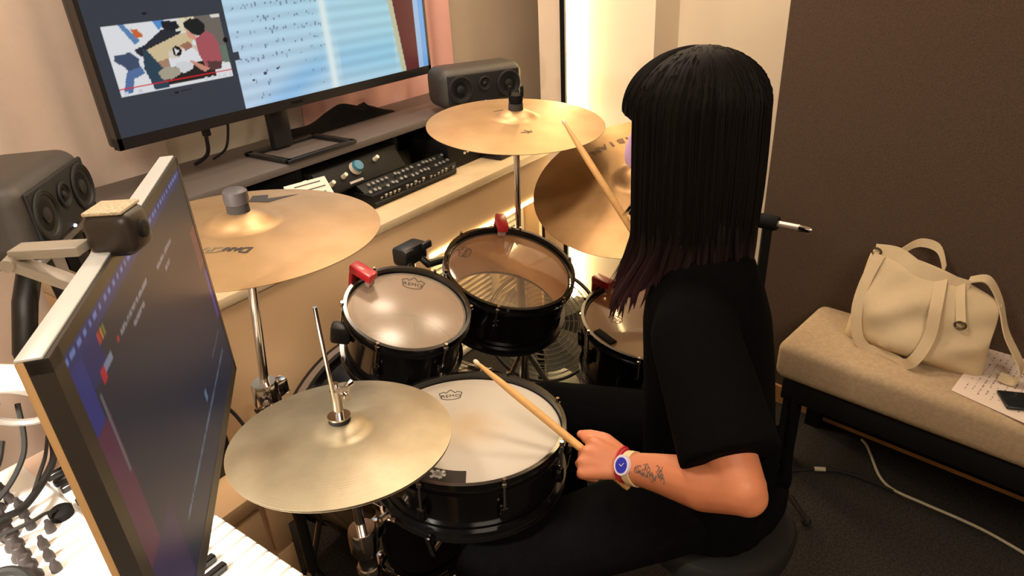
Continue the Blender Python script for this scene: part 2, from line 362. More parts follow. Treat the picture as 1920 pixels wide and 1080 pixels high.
# ================================================================== WIDE SCREEN
def grid_screen(name,P,nu,nv,img,m,parent,label=None):
    """P(u,v)->world point; img (nv+1,nu+1,3) linear"""
    me=bpy.data.meshes.new(name); org=worg(parent)
    vs=[tuple(P(i/nu,j/nv)-org) for j in range(nv+1) for i in range(nu+1)]
    fs=[(j*(nu+1)+i,j*(nu+1)+i+1,(j+1)*(nu+1)+i+1,(j+1)*(nu+1)+i) for j in range(nv) for i in range(nu)]
    me.from_pydata(vs,[],fs); at=me.color_attributes.new('Col','FLOAT_COLOR','POINT')
    col=np.concatenate([img.reshape(-1,3),np.ones((img.shape[0]*img.shape[1],1))],1).astype(np.float32)
    at.data.foreach_set('color',col.ravel()); me.materials.append(m)
    o=bpy.data.objects.new(name,me); C.objects.link(o); o.parent=parent; tag(o,label); return o
def poly_mask(U,Vv,poly):
    ins=np.zeros(U.shape,bool); n=len(poly)
    for i in range(n):
        x1,y1=poly[i]; x2,y2=poly[(i+1)%n]
        if y1==y2: continue
        c=((y1>Vv)!=(y2>Vv))&(U<(x2-x1)*(Vv-y1)/(y2-y1)+x1); ins^=c
    return ins
TVX0,TVX1,TVZ0,TVZ1=.812,2.050,1.132,1.835; TVY=1.85
tv=thing('television','wide black flat screen on the desk bridge showing video and sheet music','screen',(1.36,1.88,1.0))
TVB=mat('black_bezel_plastic',(26,25,26),.35)
b=.012; bb=.030
fr=MB()
fr.box(((TVX0+TVX1)/2,TVY+.0,TVZ0+bb/2),(TVX1-TVX0,.03,bb)); fr.box(((TVX0+TVX1)/2,TVY,TVZ1-b/2),(TVX1-TVX0,.03,b))
fr.box((TVX0+b/2,TVY,(TVZ0+TVZ1)/2),(b,.03,TVZ1-TVZ0)); fr.box((TVX1-b/2,TVY,(TVZ0+TVZ1)/2),(b,.03,TVZ1-TVZ0))
obj('bezel',fr,TVB,tv); obj('back_shell',MB().rbox(((TVX0+TVX1)/2,TVY+.03,(TVZ0+TVZ1)/2),(TVX1-TVX0-.004,.04,TVZ1-TVZ0-.004),.008),TVB,tv)
sx0,sx1,sz0,sz1=TVX0+b,TVX1-b,TVZ0+bb,TVZ1-b
nu,nv=420,230
U,W=np.meshgrid(sx0+(sx1-sx0)*np.arange(nu+1)/nu, sz0+(sz1-sz0)*np.arange(nv+1)/nv)
img=np.zeros((nv+1,nu+1,3)); img[:]=lin((60,66,76))
def paint(mask,rgb): img[mask]=lin(rgb)
rs=np.random.RandomState(3)
# sheet music side
sh=(U>1.203)
g=np.clip((W-1.16)/.3,0,1); t=np.clip((U-1.2)/.7,0,1)
band=.5+.5*np.sin((W-.08*U*0-1.16)*2*PI/.036+0.6*np.sin(U*3))
lum=.87+.07*band+.05*np.exp(-((U-1.562)/.02)**2)*3*.3
base=np.stack([lum*(.74+.14*(1-t)-.05*g+.05*t),lum*(.97+.01*g),lum*(1.07-.03*t)],-1)
blu=np.exp(-(((U-1.46)-(W-1.23)*1.6)/.10)**2)*np.clip((1.32-W)/.1,0,1)*(U<1.56)
base[...,0]-=.16*blu; base[...,1]-=.08*blu
blu2=np.exp(-((W-1.24)/.06)**2)*(U>1.60)*(U<1.86)
base[...,0]-=.10*blu2; base[...,1]-=.04*blu2
wm=np.exp(-((U-(1.560+.02*(1.3-W)))/.014)**2); base=base*(1-wm[...,None])+wm[...,None]*np.array([.95,1.0,1.0])
base=np.clip(base,0,1)**2.2
img[sh]=base[sh]
for row in range(19):                                  # notes on staves
    z=1.19+row*.036
    for k in range(46):
        if rs.rand()<(.40 if row>2 else .15):
            u=1.225+k*.0070+rs.rand()*.003; m_=(abs(U-u)<.0024)&(abs(W-(z+rs.uniform(-.007,.007)))<.0026+.003*(rs.rand()<.3)); paint(m_,(128,150,180))
for uu,zz in ((1.252,1.238),(1.297,1.250),(1.345,1.258)): paint((abs(U-uu)<.005)&(abs(W-zz)<.004),(70,80,110))
# page edge, dark red strip, blue border
ed=1.868+.0*W+.035*np.clip((1.40-W)/.25,-2,1); paint((U>ed-.012)&(U<ed+.012),(206,206,170))
paint((U>ed+.012)&(U<1.985),(104,40,44)); paint((U>1.985)&(U<2.01),(170,205,240)); paint(U>=2.01,(120,180,245))
paint((U>1.203)&(U<1.222)&(W<1.325)&(W>1.30),(60,66,76))
# video window
T0,T1,B0,B1=.856,1.188,1.262,1.432
tu=(U-T0)/(T1-T0); tvv=(W-B0)/(B1-B0); inn=(tu>=0)&(tu<=1)&(tvv>=0)&(tvv<=1)
def pp(poly,rgb): paint(inn&poly_mask(tu,tvv,poly),rgb)
paint(inn,(238,240,244))
pp([(0.74,1),(1,1),(1,.25),(.85,.25),(.8,.55),(.76,.8)],(118,112,104)); pp([(.9,1),(1,1),(1,.94),(.92,.95)],(235,232,220))
pp([(.62,1),(.76,1),(.76,.75),(.6,.8)],(236,226,196)); pp([(.685,1),(.70,1),(.715,.8),(.70,.8)],(196,172,120))
pp([(.13,1),(.17,1),(.27,.74),(.22,.70)],(96,140,190)); pp([(.22,.92),(.27,.90),(.31,.80),(.24,.78)],(214,110,60))
pp([(.40,1),(.50,1),(.49,.92),(.44,.86)],(90,150,215)); pp([(.47,.98),(.60,.96),(.62,.86),(.56,.82),(.48,.85)],(34,36,44))
pp([(.20,.62),(.30,.68),(.46,.86),(.62,.80),(.60,.68),(.42,.62),(.24,.52)],(44,48,58))
pp([(.04,.58),(.17,.60),(.22,.50),(.20,.30),(.12,.26),(.10,.40),(.03,.50)],(70,84,112))
pp([(.30,.60),(.62,.78),(.72,.78),(.70,.62),(.46,.44),(.34,.40)],(222,202,160)); pp([(.34,.40),(.46,.44),(.46,.22),(.38,.20)],(178,140,116))
pp([(.27,.62),(.30,.60),(.42,.22),(.40,.02),(.28,.02),(.24,.34)],(48,72,90))
pp([(.03,.04),(.10,.34),(.22,.38),(.24,.28),(.14,.22),(.10,.02)],(90,120,170))
pp([(.42,.30),(.62,.30),(.84,.34),(.84,.04),(.40,.04)],(40,36,36))
pp([(.46,.52),(.53,.56),(.58,.50),(.55,.42),(.48,.42)],(226,218,206)); pp([(.58,.60),(.66,.64),(.70,.56),(.62,.50)],(170,120,96)); pp([(.68,.56),(.78,.58),(.80,.48),(.72,.46)],(220,206,190))
pp([(.50,.34),(.58,.36),(.66,.30),(.64,.22),(.56,.18),(.50,.22)],(224,226,230)); pp([(.34,.26),(.42,.32),(.52,.28),(.53,.18),(.44,.12),(.36,.14)],(178,170,150))
pp([(.66,.92),(.72,.97),(.80,.95),(.84,.86),(.83,.74),(.76,.70),(.70,.76),(.66,.84)],(30,34,36)); pp([(.66,.82),(.70,.76),(.76,.68),(.72,.64),(.67,.70)],(226,160,140))
pp([(.73,.66),(.84,.76),(.90,.68),(.93,.50),(.92,.24),(.76,.22),(.73,.40)],(178,92,100)); pp([(.78,.30),(.92,.26),(.90,.14),(.80,.14)],(96,62,62)); pp([(.62,.36),(.66,.34),(.80,.18),(.74,.14)],(214,150,130))
pp([(.93,.5),(1,.5),(1,.22),(.94,.24)],(110,128,112))
paint(inn&(abs(tvv-.105)<.014),(222,40,48)); 
for k,u0 in enumerate((.74,.80,.86,.92,.975)): paint(inn&(abs(tu-u0)<.016)&(abs(tvv-.04)<.028),(225,225,228))
for u0 in (.05,.16): paint(inn&(abs(tu-u0)<.016)&(abs(tvv-.04)<.028),(215,220,235))
paint(((tu-.545)*1.95)**2+(tvv-.52)**2<.006,(28,26,28)); pp([(.53,.565),(.53,.475),(.567,.52)],(235,235,235))
paint(((tu-1.0)*1.95)**2+(tvv-.58)**2<.0018,(16,16,18))
paint((abs(U-1.004)<.006)&(abs(W-1.247)<.004),(24,24,28)); paint((U>1.015)&(U<1.05)&(abs(W-1.248)<.002),(40,44,52)); paint((abs(U-.975)<.006)&(abs(W-1.452)<.003),(26,28,34))
TVM=screen_mat('television_picture',1.25)
grid_screen('picture',lambda u,v:V((sx0+(sx1-sx0)*u,TVY-.0135,sz0+(sz1-sz0)*v)),nu,nv,img,TVM,tv,'lit picture with video window and sheet music')
obj('brand_mark',text_mb('PHILIPS',.014,lambda c:V((1.392+c.x,TVY-.0158,TVZ0+.014+c.y)),.0004),mat('silver_print',(196,186,176),.4),tv)
obj('stand_neck',MB().rbox((1.345,1.895,1.10),(.075,.03,.19),.008),TVB,tv)
bs=MB(); bc=V((1.36,1.83,1.007))
for dx_,dy_,sx_,sy_ in ((-.0,-.115,.28,.022),(0,.085,.28,.03),(-.128,-.015,.024,.22),(.128,-.015,.024,.22)): bs.rbox(bc+V((dx_,dy_,0)),(sx_,sy_,.013),.004)
obj('stand_base',bs,TVB,tv)
for k,(px_,bend) in enumerate(((1.10,.0),(1.175,.012))):
    pts=spline([(px_,1.90,1.16),(px_-.004,1.905,1.10),(px_-bend,1.93,1.04),(px_-.02-bend,1.98,1.006)],6)
    c=obj('cable',MB().tube(pts,.004 if k else .006,8),RUB,tv)
    if not k: obj('cable_plug',MB().rbox((px_-.003,1.902,1.125),(.022,.02,.055),.005),RUB,c)

# ================================================================== LOUDSPEAKERS
SPK=mat('dark_grey_speaker_shell',(62,57,52),.55,noise=(40,.08)); SPF=mat('black_speaker_front',(13,12,12),.65)
def loudspeaker(a,b_,h,depth,label,feet):
    """a,b_ = top front edge left / right seen from the front"""
    a=V(a); b_=V(b_); x=(b_-a); wd=x.length; x.normalize(); n=V((x.y,-x.x,0)).normalized()    # n = outward (front)
    R=Matrix((x,-n,V((0,0,1)))).transposed(); ctr=(a+b_)/2-n*depth/2-V((0,0,h/2))
    t=thing('loudspeaker',label,'loudspeaker',ctr-V((0,0,h/2)),'studio loudspeakers')
    obj('cabinet',MB().rbox(ctr,(wd,depth,h),.042,R,5),SPK,t)
    fc=ctr+n*(depth/2)
    obj('front_baffle',MB().rbox(fc+n*.001,(wd-.05,.010,h-.045),.02,R,4),SPF,t)
    for u,r in ((-wd*.29,h*.30),(wd*.29,h*.30),(0,h*.15)):
        M=mat4(frame(n,x),fc+x*u+n*.006+V((0,0,.012 if r<h*.2 else 0)))
        d=obj('driver',MB().lathe([(r,0),(r*1.0,.004),(r*.9,.005),(r*.84,.001),(r*.35,-.004+.002),(r*.33,.003),(r*.15,.006),(0,.0065)],28,M),mat('speaker_cone_black',(13,12,12),.6),t)
        obj('surround',MB().tube([M@V((r*1.02*math.cos(q*PI/14),r*1.02*math.sin(q*PI/14),.003)) for q in range(28)],.0035,6,closed=True),RUB,d)
    obj('power_light',MB().sphere(fc+n*.007+V((0,0,-h*.36)),.0042,8),mat('blue_white_led',(190,200,255),.4,emit=(170,185,255),estr=5),t,'small lit blue dot')
    return t,ctr,R,n
s1,c1,R1,n1=loudspeaker((1.913,1.672,1.168),(2.222,1.511,1.168),.152,.17,'black rounded loudspeaker to the right of the wide screen',True)
obj('foot_stand',MB().rbox(c1+V((0,0,-.084)),(.16,.09,.017),.004,R1),SPF,s1)
s2,c2_,R2,n2_=loudspeaker((.447,1.494,1.194),(.682,1.739,1.194),.165,.19,'grey rounded loudspeaker on a stand at the left edge',True)
sx_,sy_=.385,1.60; st=thing('speaker_stand','black tubular stand under the left loudspeaker with curved foot','stand',(sx_,sy_,0))
zb=c2_.z-.0825; x2=R2.col[0]
obj('top_plate',MB().rbox(V((c2_.x,c2_.y,zb-.009)),(.26,.15,.016),.004,R2),GREYP,st)
obj('column',MB().tube([V((c2_.x,c2_.y,zb-.02)),V((.42,1.60,zb-.10)),(sx_,sy_,zb-.20),(sx_,sy_,.02)],.024,12),BPL,st)
for sgn in (-1,1):
    p=V((c2_.x,c2_.y,zb-.014))+x2*(.085*sgn)+n2_*.06
    obj('leg',MB().tube([p,p+V((0,0,-.10))-x2*.008*sgn,p+V((0,0,-.27))-x2*.05*sgn-n2_*.02],.012,8),BPL,st)
pc_=V((c2_.x,c2_.y,zb-.13))+n2_*.055
obj('cross_bar',MB().tube([pc_-x2*.085,pc_+V((0,0,-.035)),pc_+x2*.085],.012,8),BPL,st)
obj('cable_bundle',MB().tube(spline([pc_-x2*.05+V((0,0,-.03)),pc_+V((0,0,-.08))+n2_*.02,pc_+x2*.05+V((0,0,-.05)),pc_+V((0,0,-.13)),pc_-x2*.06+V((0,0,-.11))],8),.017,8),BMT,st)
arc=[pc_+V((0,0,-.13))+x2*(-.035-.075*math.cos(q))+V((0,0,-.10*math.sin(q))) for q in np.linspace(-1.0,1.9,16)]
obj('curved_foot',MB().tube(arc,.015,8),BPL,st)
obj('base',MB().lathe([(0,0),(.095,0),(.095,.012),(.03,.022),(0,.022)],28,Matrix.Translation((sx_,sy_,0))),BPL,st)

# ================================================================== LEFT MONITOR
du=V((.633,.774,0)).normalized(); mn=V((.774,-.633,0)).normalized(); mo=V((.437,.843,1.335)); g_=.9   # far top front corner; g_ = size of this 24 inch model
def mp(u,v,d=0): return mo+(du*u+V((0,0,v))+mn*d)*g_
def sz(*a): return tuple(x*g_ for x in a)
mon=thing('monitor','slim silver-edged computer monitor seen from its side above the keyboard','monitor',mp(-.29,-.18,-.1))
R3=Matrix((du,-mn,V((0,0,1)))).transposed()
SILV=mat('silver_monitor_edge',(212,214,210),.35,.2)
MW,MH=.560,.362
obj('rear_shell',MB().rbox(mp(-MW/2,-MH/2,-.0185),sz(MW,.007,MH),.002,R3),mat('lamplit_tan_monitor_back',(196,158,108),.45),mon)  # warm lamplight on the rear shell is put into its tan colour
obj('top_edge',MB().rbox(mp(-MW/2,.0008,-.0118),sz(MW,.0185,.0026),.001,R3),SILV,mon,'silver top edge')
fb=MB()
fb.box(mp(-MW/2,-.006,-.007),sz(MW,.016,.012),R3); fb.box(mp(-MW/2,-MH+.011,-.007),sz(MW,.016,.022),R3)
fb.box(mp(-.006,-MH/2,-.007),sz(.012,.016,MH-.002),R3); fb.box(mp(-MW+.010,-MH/2,-.007),sz(.020,.016,MH-.002),R3)
obj('bezel',fb,mat('dark_bezel_satin',(44,41,38),.4),mon)
nu,nv=220,130
uu,ww=np.meshgrid(-MW+.020+(MW-.032)*np.arange(nu+1)/nu,-MH+.022+(MH-.034)*np.arange(nv+1)/nv); U,W=uu,ww
img=np.zeros((nv+1,nu+1,3)); img[:]=lin((30,38,56))
gb=np.clip((W+.30)/.3,0,1)[...,None]; img[:]=np.array(lin((46,48,58)))*gb+np.array(lin((24,40,66)))*(1-gb)
paint((U<-.512)&(W>-.10),(44,56,132)); paint((U<-.47)&(U>=-.512)&(W>-.06),(36,46,104)); paint(W>-.028,(40,52,112))
fade=np.clip((-.10-W)/.1,0,1)
mk=(U<-.50)&(W<=-.09); img[mk]=np.array(lin((98,44,74)))
paint((U<-.45)&(W<-.235),(56,40,84)); paint((U>-.03)&(W<-.17)&(W>-.25),(84,62,148)); paint((U>-.05)&(W<-.10)&(W>-.16),(112,62,72))
rs=np.random.RandomState(5)
for k in range(34):
    u=-.54+k*.016+rs.rand()*.004; paint((abs(U-u)<.004*rs.rand()+.002)&(abs(W+.018)<.0028),(118,142,205))
for (ua,ub,wz) in ((-.42,-.30,-.058),(-.38,-.33,-.072),(-.25,-.16,-.066),(-.22,-.19,-.082)):
    m_=(U>ua)&(U<ub)&(abs(W-wz)<.0022)&(rs.rand(*U.shape)<.75); paint(m_,(150,150,155))
paint((abs(U+.486)<.006)&(abs(W+.062)<.006),(200,40,56)); paint((U>-.478)&(U<-.455)&(abs(W+.060)<.004),(140,150,175)); paint((abs(U+.43)<.003)&(abs(W+.058)<.003),(190,50,56))
for k,c_ in enumerate(((200,60,50),(215,130,60),(120,140,60))): paint((abs(U+.468-.008*k)<.003)&(abs(W+.036)<.004),c_)
paint((abs(U+.505)<.0015)&(W<-.07)&(W>-.15),(112,112,116)); 
for k in range(40):
    u=-.42+k*.0092; paint((abs(U-u)<.002+.003*rs.rand())&(abs(W+.290)<.0022),(96,116,140))
for k in range(14): paint((abs(U+.13-.006*k)<.002)&(abs(W+.262)<.002),(100,116,150))
paint((abs(U+.215)<.006)&(abs(W+.268)<.008),(104,132,160))
MNM=screen_mat('monitor_picture',.8,.38)
grid_screen('picture',lambda u,v:mp(-MW+.020+(MW-.032)*u,-MH+.022+(MH-.034)*v,.0005),nu,nv,img,MNM,mon,'dim dark picture with blue and red stripe')
obj('rear_mount',MB().rbox(mp(-.29,-.18,-.035),sz(.10,.03,.10),.006,R3),SILV,mon)
a0_=mp(-.29,-.18,-.06)
obj('support_arm',MB().tube([a0_,mp(-.25,-.18,-.16),(-.06,1.21,a0_.z)],.014,10),SILV,mon)
obj('support_pole',MB().tube([(-.06,1.21,.772),(-.06,1.21,a0_.z+.03)],.016,12),SILV,mon)
wc=thing('webcam','dark webcam with folded clip perched on the monitor top edge','webcam',mp(-.325,.004,0))
WCB=mat('webcam_dark_shell',(50,43,38),.4); WCT=mat('webcam_glitter_top',(196,180,150),.45,noise=(400,.4)); WCG=mat('webcam_grey_arm',(150,142,128),.4)
Rw=R3@Matrix.Rotation(math.radians(-14),3,'Z')
wcc=(-.345,.016,.004)
hs_=obj('housing',MB().rbox(mp(*wcc),sz(.046,.046,.044),.010,Rw,4),WCB,wc)
obj('top_cover',MB().rbox(mp(wcc[0],wcc[1]+.0225,wcc[2]),sz(.038,.038,.004),.002,Rw,2),WCT,wc)
obj('lens',MB().lathe([(.008,0),(.008,.003),(.006,.004),(0,.003)],20,mat4(frame(Rw@V((0,-1,0)),du),V(mp(*wcc))+Rw@V((0,-.0225*g_,0)))),SPF,wc)
obj('clip_arm',MB().rbox(mp(-.352,.008,-.056),sz(.024,.066,.010),.002,Rw),WCG,wc)
obj('clip_leg',MB().rbox(mp(-.350,-.022,-.060),sz(.022,.010,.075),.002,R3@Matrix.Rotation(-.95,3,'X')),WCG,wc)
obj('hinge',MB().tube([mp(-.366,.002,-.090),mp(-.340,.002,-.090)],.0055,10),WCG,wc)

# ================================================================== KEYBOARD ON SIDE TABLE
tb=thing('side_table','pale side table carrying the white keyboard','table',(.06,.8,0))
obj('tabletop',MB().rbox((.06,.82,.755),(.46,.90,.03),.004),DESKT,tb)
for x,y in ((-.1,.45),(-.1,1.2),(.12,.45),(.12,1.2)): obj('leg',MB().box((x,y,.37),(.05,.05,.74)),DESKT,tb)
kbd=thing('keyboard_controller','white piano keyboard with black knobs and sliders on the side table','keyboard',(.13,.82,.77))
KBW=mat('white_keyboard_plastic',(240,238,234),.35); KBK=mat('black_key_plastic',(24,22,24),.3); KKN=mat('dark_knob_rubber',(52,46,46),.5)
KY0,KY1=.42,1.185
obj('body',MB().rbox((.125,(KY0+KY1)/2,.800),(.40,KY1-KY0,.058),.006),KBW,kbd)
obj('control_deck',MB().rbox((.0685,(KY0+KY1)/2,.834),(.289,KY1-KY0-.004,.012),.003),KBW,kbd)
nk=28; KE=1.115; pit=(KE-KY0-.008)/nk
obj('end_block',MB().rbox((.256,(KE+KY1)/2,.832),(.125,KY1-KE-.004,.012),.003),mat('pale_pink_panel',(232,206,190),.5),kbd)
wk=obj('white_key',MB().rbox((.270,KY0+.006+pit/2,.8345),(.104,pit-.0015,.010),.002,None,1),KBW,kbd,origin=(.270,KY0+.006+pit/2,.8345))
for k in range(1,nk): instance(wk,'white_key',kbd,(.270,KY0+.006+pit*(k+.5),.8345))
bk=None
for k in range(nk-1):
    if k%7 in (2,6): continue
    p=(.246,KY0+.006+pit*(k+1),.844)
    if bk is None: bk=obj('black_key',MB().rbox(p,(.055,.011,.012),.002,None,1),KBK,kbd,origin=p)
    else: instance(bk,'black_key',kbd,p)
def kknob(x,y,r,h,nm='knob'):
    M=Matrix.Translation((x,y,.840)); return obj(nm,MB().lathe([(r*1.15,0),(r*1.1,h*.3),(r*.8,h*.45),(r*.75,h*.9),(r*.55,h),(0,h)],12,M),KKN,kbd,origin=(x,y,.840))
k0=None
for x,y in ((.146,1.085),(.14,1.048),(.135,1.010),(.131,.982),(.128,.953),(.125,.926),(.122,.9)):
    if k0 is None: k0=kknob(x,y,.0105,.022)
    else: instance(k0,'knob',kbd,(x,y,.840))
f0=None
for x,y in ((.168,1.118),(.166,1.09),(.168,1.059),(.165,1.037),(.16,1.002),(.173,.97),(.154,.946),(.149,.917),(.145,.888)):
    if f0 is None: f0=obj('slider_cap',MB().lathe([(.007,0),(.0065,.010),(.004,.015),(.0032,.021),(0,.021)],10,Matrix.Translation((x,y,.840))),KKN,kbd,origin=(x,y,.840))
    else: instance(f0,'slider_cap',kbd,(x,y,.840))
sl0=obj('slider_slot',MB().box((.166,.982,.8402),(.05,.0018,.0006)),mat('tan_slot_line',(190,150,120),.6),kbd,origin=(.166,.982,.8402))
for p in ((.168,.919,.8402),(.166,.896,.8402),(.178,.949,.8402)): instance(sl0,'slider_slot',kbd,p)
obj('pickup_puck',MB().lathe([(0,0),(.016,0),(.016,.010),(.011,.014),(0,.014)],18,Matrix.Translation((.196,.988,.8405))),BMT,None,'small round black puck on the keyboard beside the monitor edge','puck',origin=(.196,.988,.8405))
def cable(pts,r,label,m=RUB,n=10,group=None):
    return obj('cable',MB().tube(spline(pts,n),r,8),m,None,label,'cable',group,origin=pts[0])
cable([(.190,.984,.857),(.176,.978,.866),(.155,.973,.870),(.12,.985,.870),(.02,1.03,.870)],.0026,'thin black cable from the round puck leftward across the keyboard')
cable([(.262,1.16,.856),(.23,1.08,.868),(.167,1.01,.874),(.126,1.002,.880),(.02,1.0,.880)],.0055,'thick black cable crossing the upper left of the white keyboard')
cable([(.262,1.175,.862),(.232,1.10,.876),(.208,1.06,.878),(.182,1.03,.868)],.003,'short black cable bent beside the thick cable at the keyboard end')
cable([(.04,.90,.868),(.09,.91,.872),(.112,.88,.872),(.10,.83,.872),(.03,.80,.868)],.0065,'black cable loop at the bottom left on keyboard knobs')
# microphone boom with wires at the left
ms=thing('microphone_boom','grey microphone on a jointed boom arm left of the monitor','microphone',(-.16,1.42,0))
MG=mat('microphone_grey',(104,98,90),.45)
obj('post',MB().tube([(-.16,1.42,0),(-.16,1.42,.98)],.012,10),BPL,ms)
obj('base',MB().lathe([(0,0),(.12,0),(.12,.012),(.02,.02),(0,.02)],24,Matrix.Translation((-.16,1.42,0))),BPL,ms)
obj('boom',MB().tube([(-.16,1.42,.98),(.03,1.20,1.03),(.19,1.02,1.035)],.009,8),GREYP,ms)
obj('microphone_body',MB().lathe([(0,-.10),(.026,-.10),(.034,-.07),(.035,.02),(.034,.05),(.026,.075),(0,.085)],22,mat4(frame((.108,.107,.076)),(.16,1.10,1.0))),MG,ms)
obj('shock_mount',MB().tube([V((.21,.992,1.05))+frame((.108,.107,.076))@V((.046*math.cos(q),.046*math.sin(q),-.02)) for q in np.linspace(0,2*PI,25)[:-1]],.005,6,closed=True),GREYP,ms)
obj('thumb_knob',MB().lathe([(0,0),(.016,0),(.016,.02),(0,.02)],10,mat4(frame((.8,-.6,0)),(.085,1.14,1.02))),BPL,ms)
WC=mat('white_cable_jacket',(214,204,186),.5)
cable([(.0,1.30,1.05),(.10,1.27,1.08),(.20,1.25,1.105),(.30,1.24,1.11)],.006,'white cable curving past the left speaker stand',WC)
cable([(.02,1.24,.93),(.14,1.22,.95),(.26,1.26,.94),(.38,1.30,.92)],.006,'pale cable running low behind the monitor edge',WC)
cable([(.0,1.05,.90),(.08,.99,.93),(.14,.95,.98),(.17,.98,1.00)],.004,'black wire hanging along the microphone body')
cable([(.02,1.06,.88),(.12,1.02,.89),(.19,1.02,.94),(.22,1.06,1.0)],.004,'black wire looping below the microphone boom')

# small black power box behind the monitor
pb=thing('wall_socket_box','black box with a plug on the desk panel behind the monitor','socket',(.60,1.47,.40))
obj('box',MB().rbox((.62,1.44,.445),(.07,.09,.11),.006),BPL,pb)
obj('plug_lead',MB().tube(spline([(.63,1.40,.53),(.655,1.41,.56),(.69,1.42,.54),(.71,1.40,.47)],8),.005,8),RUB,pb)

# ================================================================== DRUM KIT
XH=(.57,-.82,0)
WOODIN=mat('maple_shell_lining',(206,158,112),.45,noise=(14,.12))
HEADC=clear_mat('clear_drum_head',(248,242,232),.10,.045,(226,214,196))
HEADH=clear_mat('hazy_drum_head',(236,226,212),.25,.20,(232,220,200))
def snare_head_mat():
    m=mat('coated_white_head',(226,218,202),.6); nt=m.node_tree; b=nt.nodes['Principled BSDF']
    tc=nt.nodes.new('ShaderNodeTexCoord'); ln=nt.nodes.new('ShaderNodeVectorMath'); ln.operation='LENGTH'; nt.links.new(tc.outputs['Object'],ln.inputs[0])
    n=nt.nodes.new('ShaderNodeTexNoise'); n.inputs['Scale'].default_value=22; n.inputs['Detail'].default_value=6; nt.links.new(tc.outputs['Object'],n.inputs['Vector'])
    ad=nt.nodes.new('ShaderNodeMath'); ad.operation='MULTIPLY_ADD'; ad.inputs[1].default_value=.06; nt.links.new(n.outputs['Fac'],ad.inputs[0]); nt.links.new(ln.outputs['Value'],ad.inputs[2])
    mr=nt.nodes.new('ShaderNodeMapRange'); mr.interpolation_type='SMOOTHSTEP'; mr.inputs[1].default_value=.03; mr.inputs[2].default_value=.125; mr.inputs[3].default_value=.75; mr.inputs[4].default_value=0
    nt.links.new(ad.outputs[0],mr.inputs[0]); mx=nt.nodes.new('ShaderNodeMix'); mx.data_type='RGBA'
    mx.inputs[6].default_value=(*lin((198,189,174)),1); mx.inputs[7].default_value=(*lin((182,154,114)),1)
    nt.links.new(mr.outputs[0],mx.inputs[0]); nt.links.new(mx.outputs[2],b.inputs['Base Color']); return m
HEADW=snare_head_mat()
HEADW2=mat('white_film_head',(226,216,198),.35)
INK=mat('black_print_ink',(44,40,36),.6)
def ring(r0,r1,z0,z1,M,seg=56): return MB().lathe([(r0,z0),(r1,z0),(r1,z1),(r0,z1)],seg,M,closed=True)
def drum(name,label,c,nn,r,depth,hm,bm_,nrod,a0,group=None,hole=True):
    M=mat4(frame(nn,XH),c); nv_=V(nn).normalized()
    t=thing(name,label,'drum',V(c)-nv_*depth,group)
    obj('shell',MB().lathe([(r-.0005,-depth),(r,-depth),(r,-.004),(r-.0005,-.004)],64,M,closed=True) if False else ring(r-.0045,r,-depth,-.003,M,64),BLK,t)
    obj('shell_lining',ring(r-.0060,r-.0046,-depth+.001,-.0035,M,64),WOODIN,t,'bare wood inside of the shell')
    obj('drum_head',MB().lathe([(0,.0016),(r-.004,.0016),(r+.001,-.001),(r+.002,-.006),(r+.001,-.006),(r-.004,.0006),(0,.0006)],64,M),hm,t,origin=c)
    obj('bottom_head',MB().lathe([(0,-depth-.0016),(r-.003,-depth-.0016),(r+.002,-depth+.004),(r-.003,-depth-.0006),(0,-depth-.0006)],64,M),bm_,t)
    for s_,z0 in ((1,0),(-1,-depth)):
        pr=[(r+.003,z0-.010*s_),(r+.013,z0-.010*s_),(r+.013,z0-.007*s_),(r+.006,z0-.005*s_),(r+.006,z0+.010*s_),(r+.011,z0+.012*s_),(r+.011,z0+.014*s_),(r+.003,z0+.014*s_)]
        obj('hoop',MB().lathe(pr,64,M,closed=True),HOOP,t)
    base=None
    lugs=[]
    for k in range(nrod):
        a=math.radians(a0)+2*PI*k/nrod; cs,sn=math.cos(a),math.sin(a); ro=r+.0125
        zb_=-min(.055,depth*.45)
        rod=MB().lathe([(0,zb_-.004),(.0026,zb_-.004),(.0026,.003),(.0058,.003),(.0058,.009),(.0038,.010),(.0038,.019),(0,.019)],8,M@Matrix.Translation((ro*cs,ro*sn,0)))
        obj('tension_rod',rod,CHROME,t)
        lg=MB().rbox((0,0,0),(.016,.018,.042 if depth>.13 else .03),.005,None); 
        L=M@Matrix.Rotation(a,4,'Z')@Matrix.Translation((r+.0085,0,zb_-.012))
        m2=MB(); m2.add([L@v for v in lg.v],lg.f); obj('lug',m2,BLK,t)
    return t,M
def crown(M,u,v,s,rot,parent,nm='crown_logo',txt='REMO'):
    T=M@Matrix.Translation((u,v,.0022))@Matrix.Rotation(rot,4,'Z')
    pts=[(-1.0,.42),(-.58,.62),(-.42,.40),(0,.95),(.42,.40),(.58,.62),(1.0,.42),(.80,-.45),(.3,-.62),(-.3,-.62),(-.80,-.45)]
    m_=MB(); P=[V((x*s,y*s,0)) for x,y in pts]
    for i in range(len(P)):
        a,b_=P[i],P[(i+1)%len(P)]; d=(b_-a); pr=V((-d.y,d.x,0)).normalized()*s*.035
        m_.add([T@(a-pr),T@(b_-pr),T@(b_+pr),T@(a+pr)],[(0,1,2,3)])
    tx=text_mb(txt,s*.62,lambda c:T@V((c.x,c.y-.08*s,0)),spacing=1.05); m_.add(tx.v,tx.f)
    return obj(nm,m_,INK,parent)
REDP=mat('red_plastic_clip',(176,32,40),.35,coat=.2)
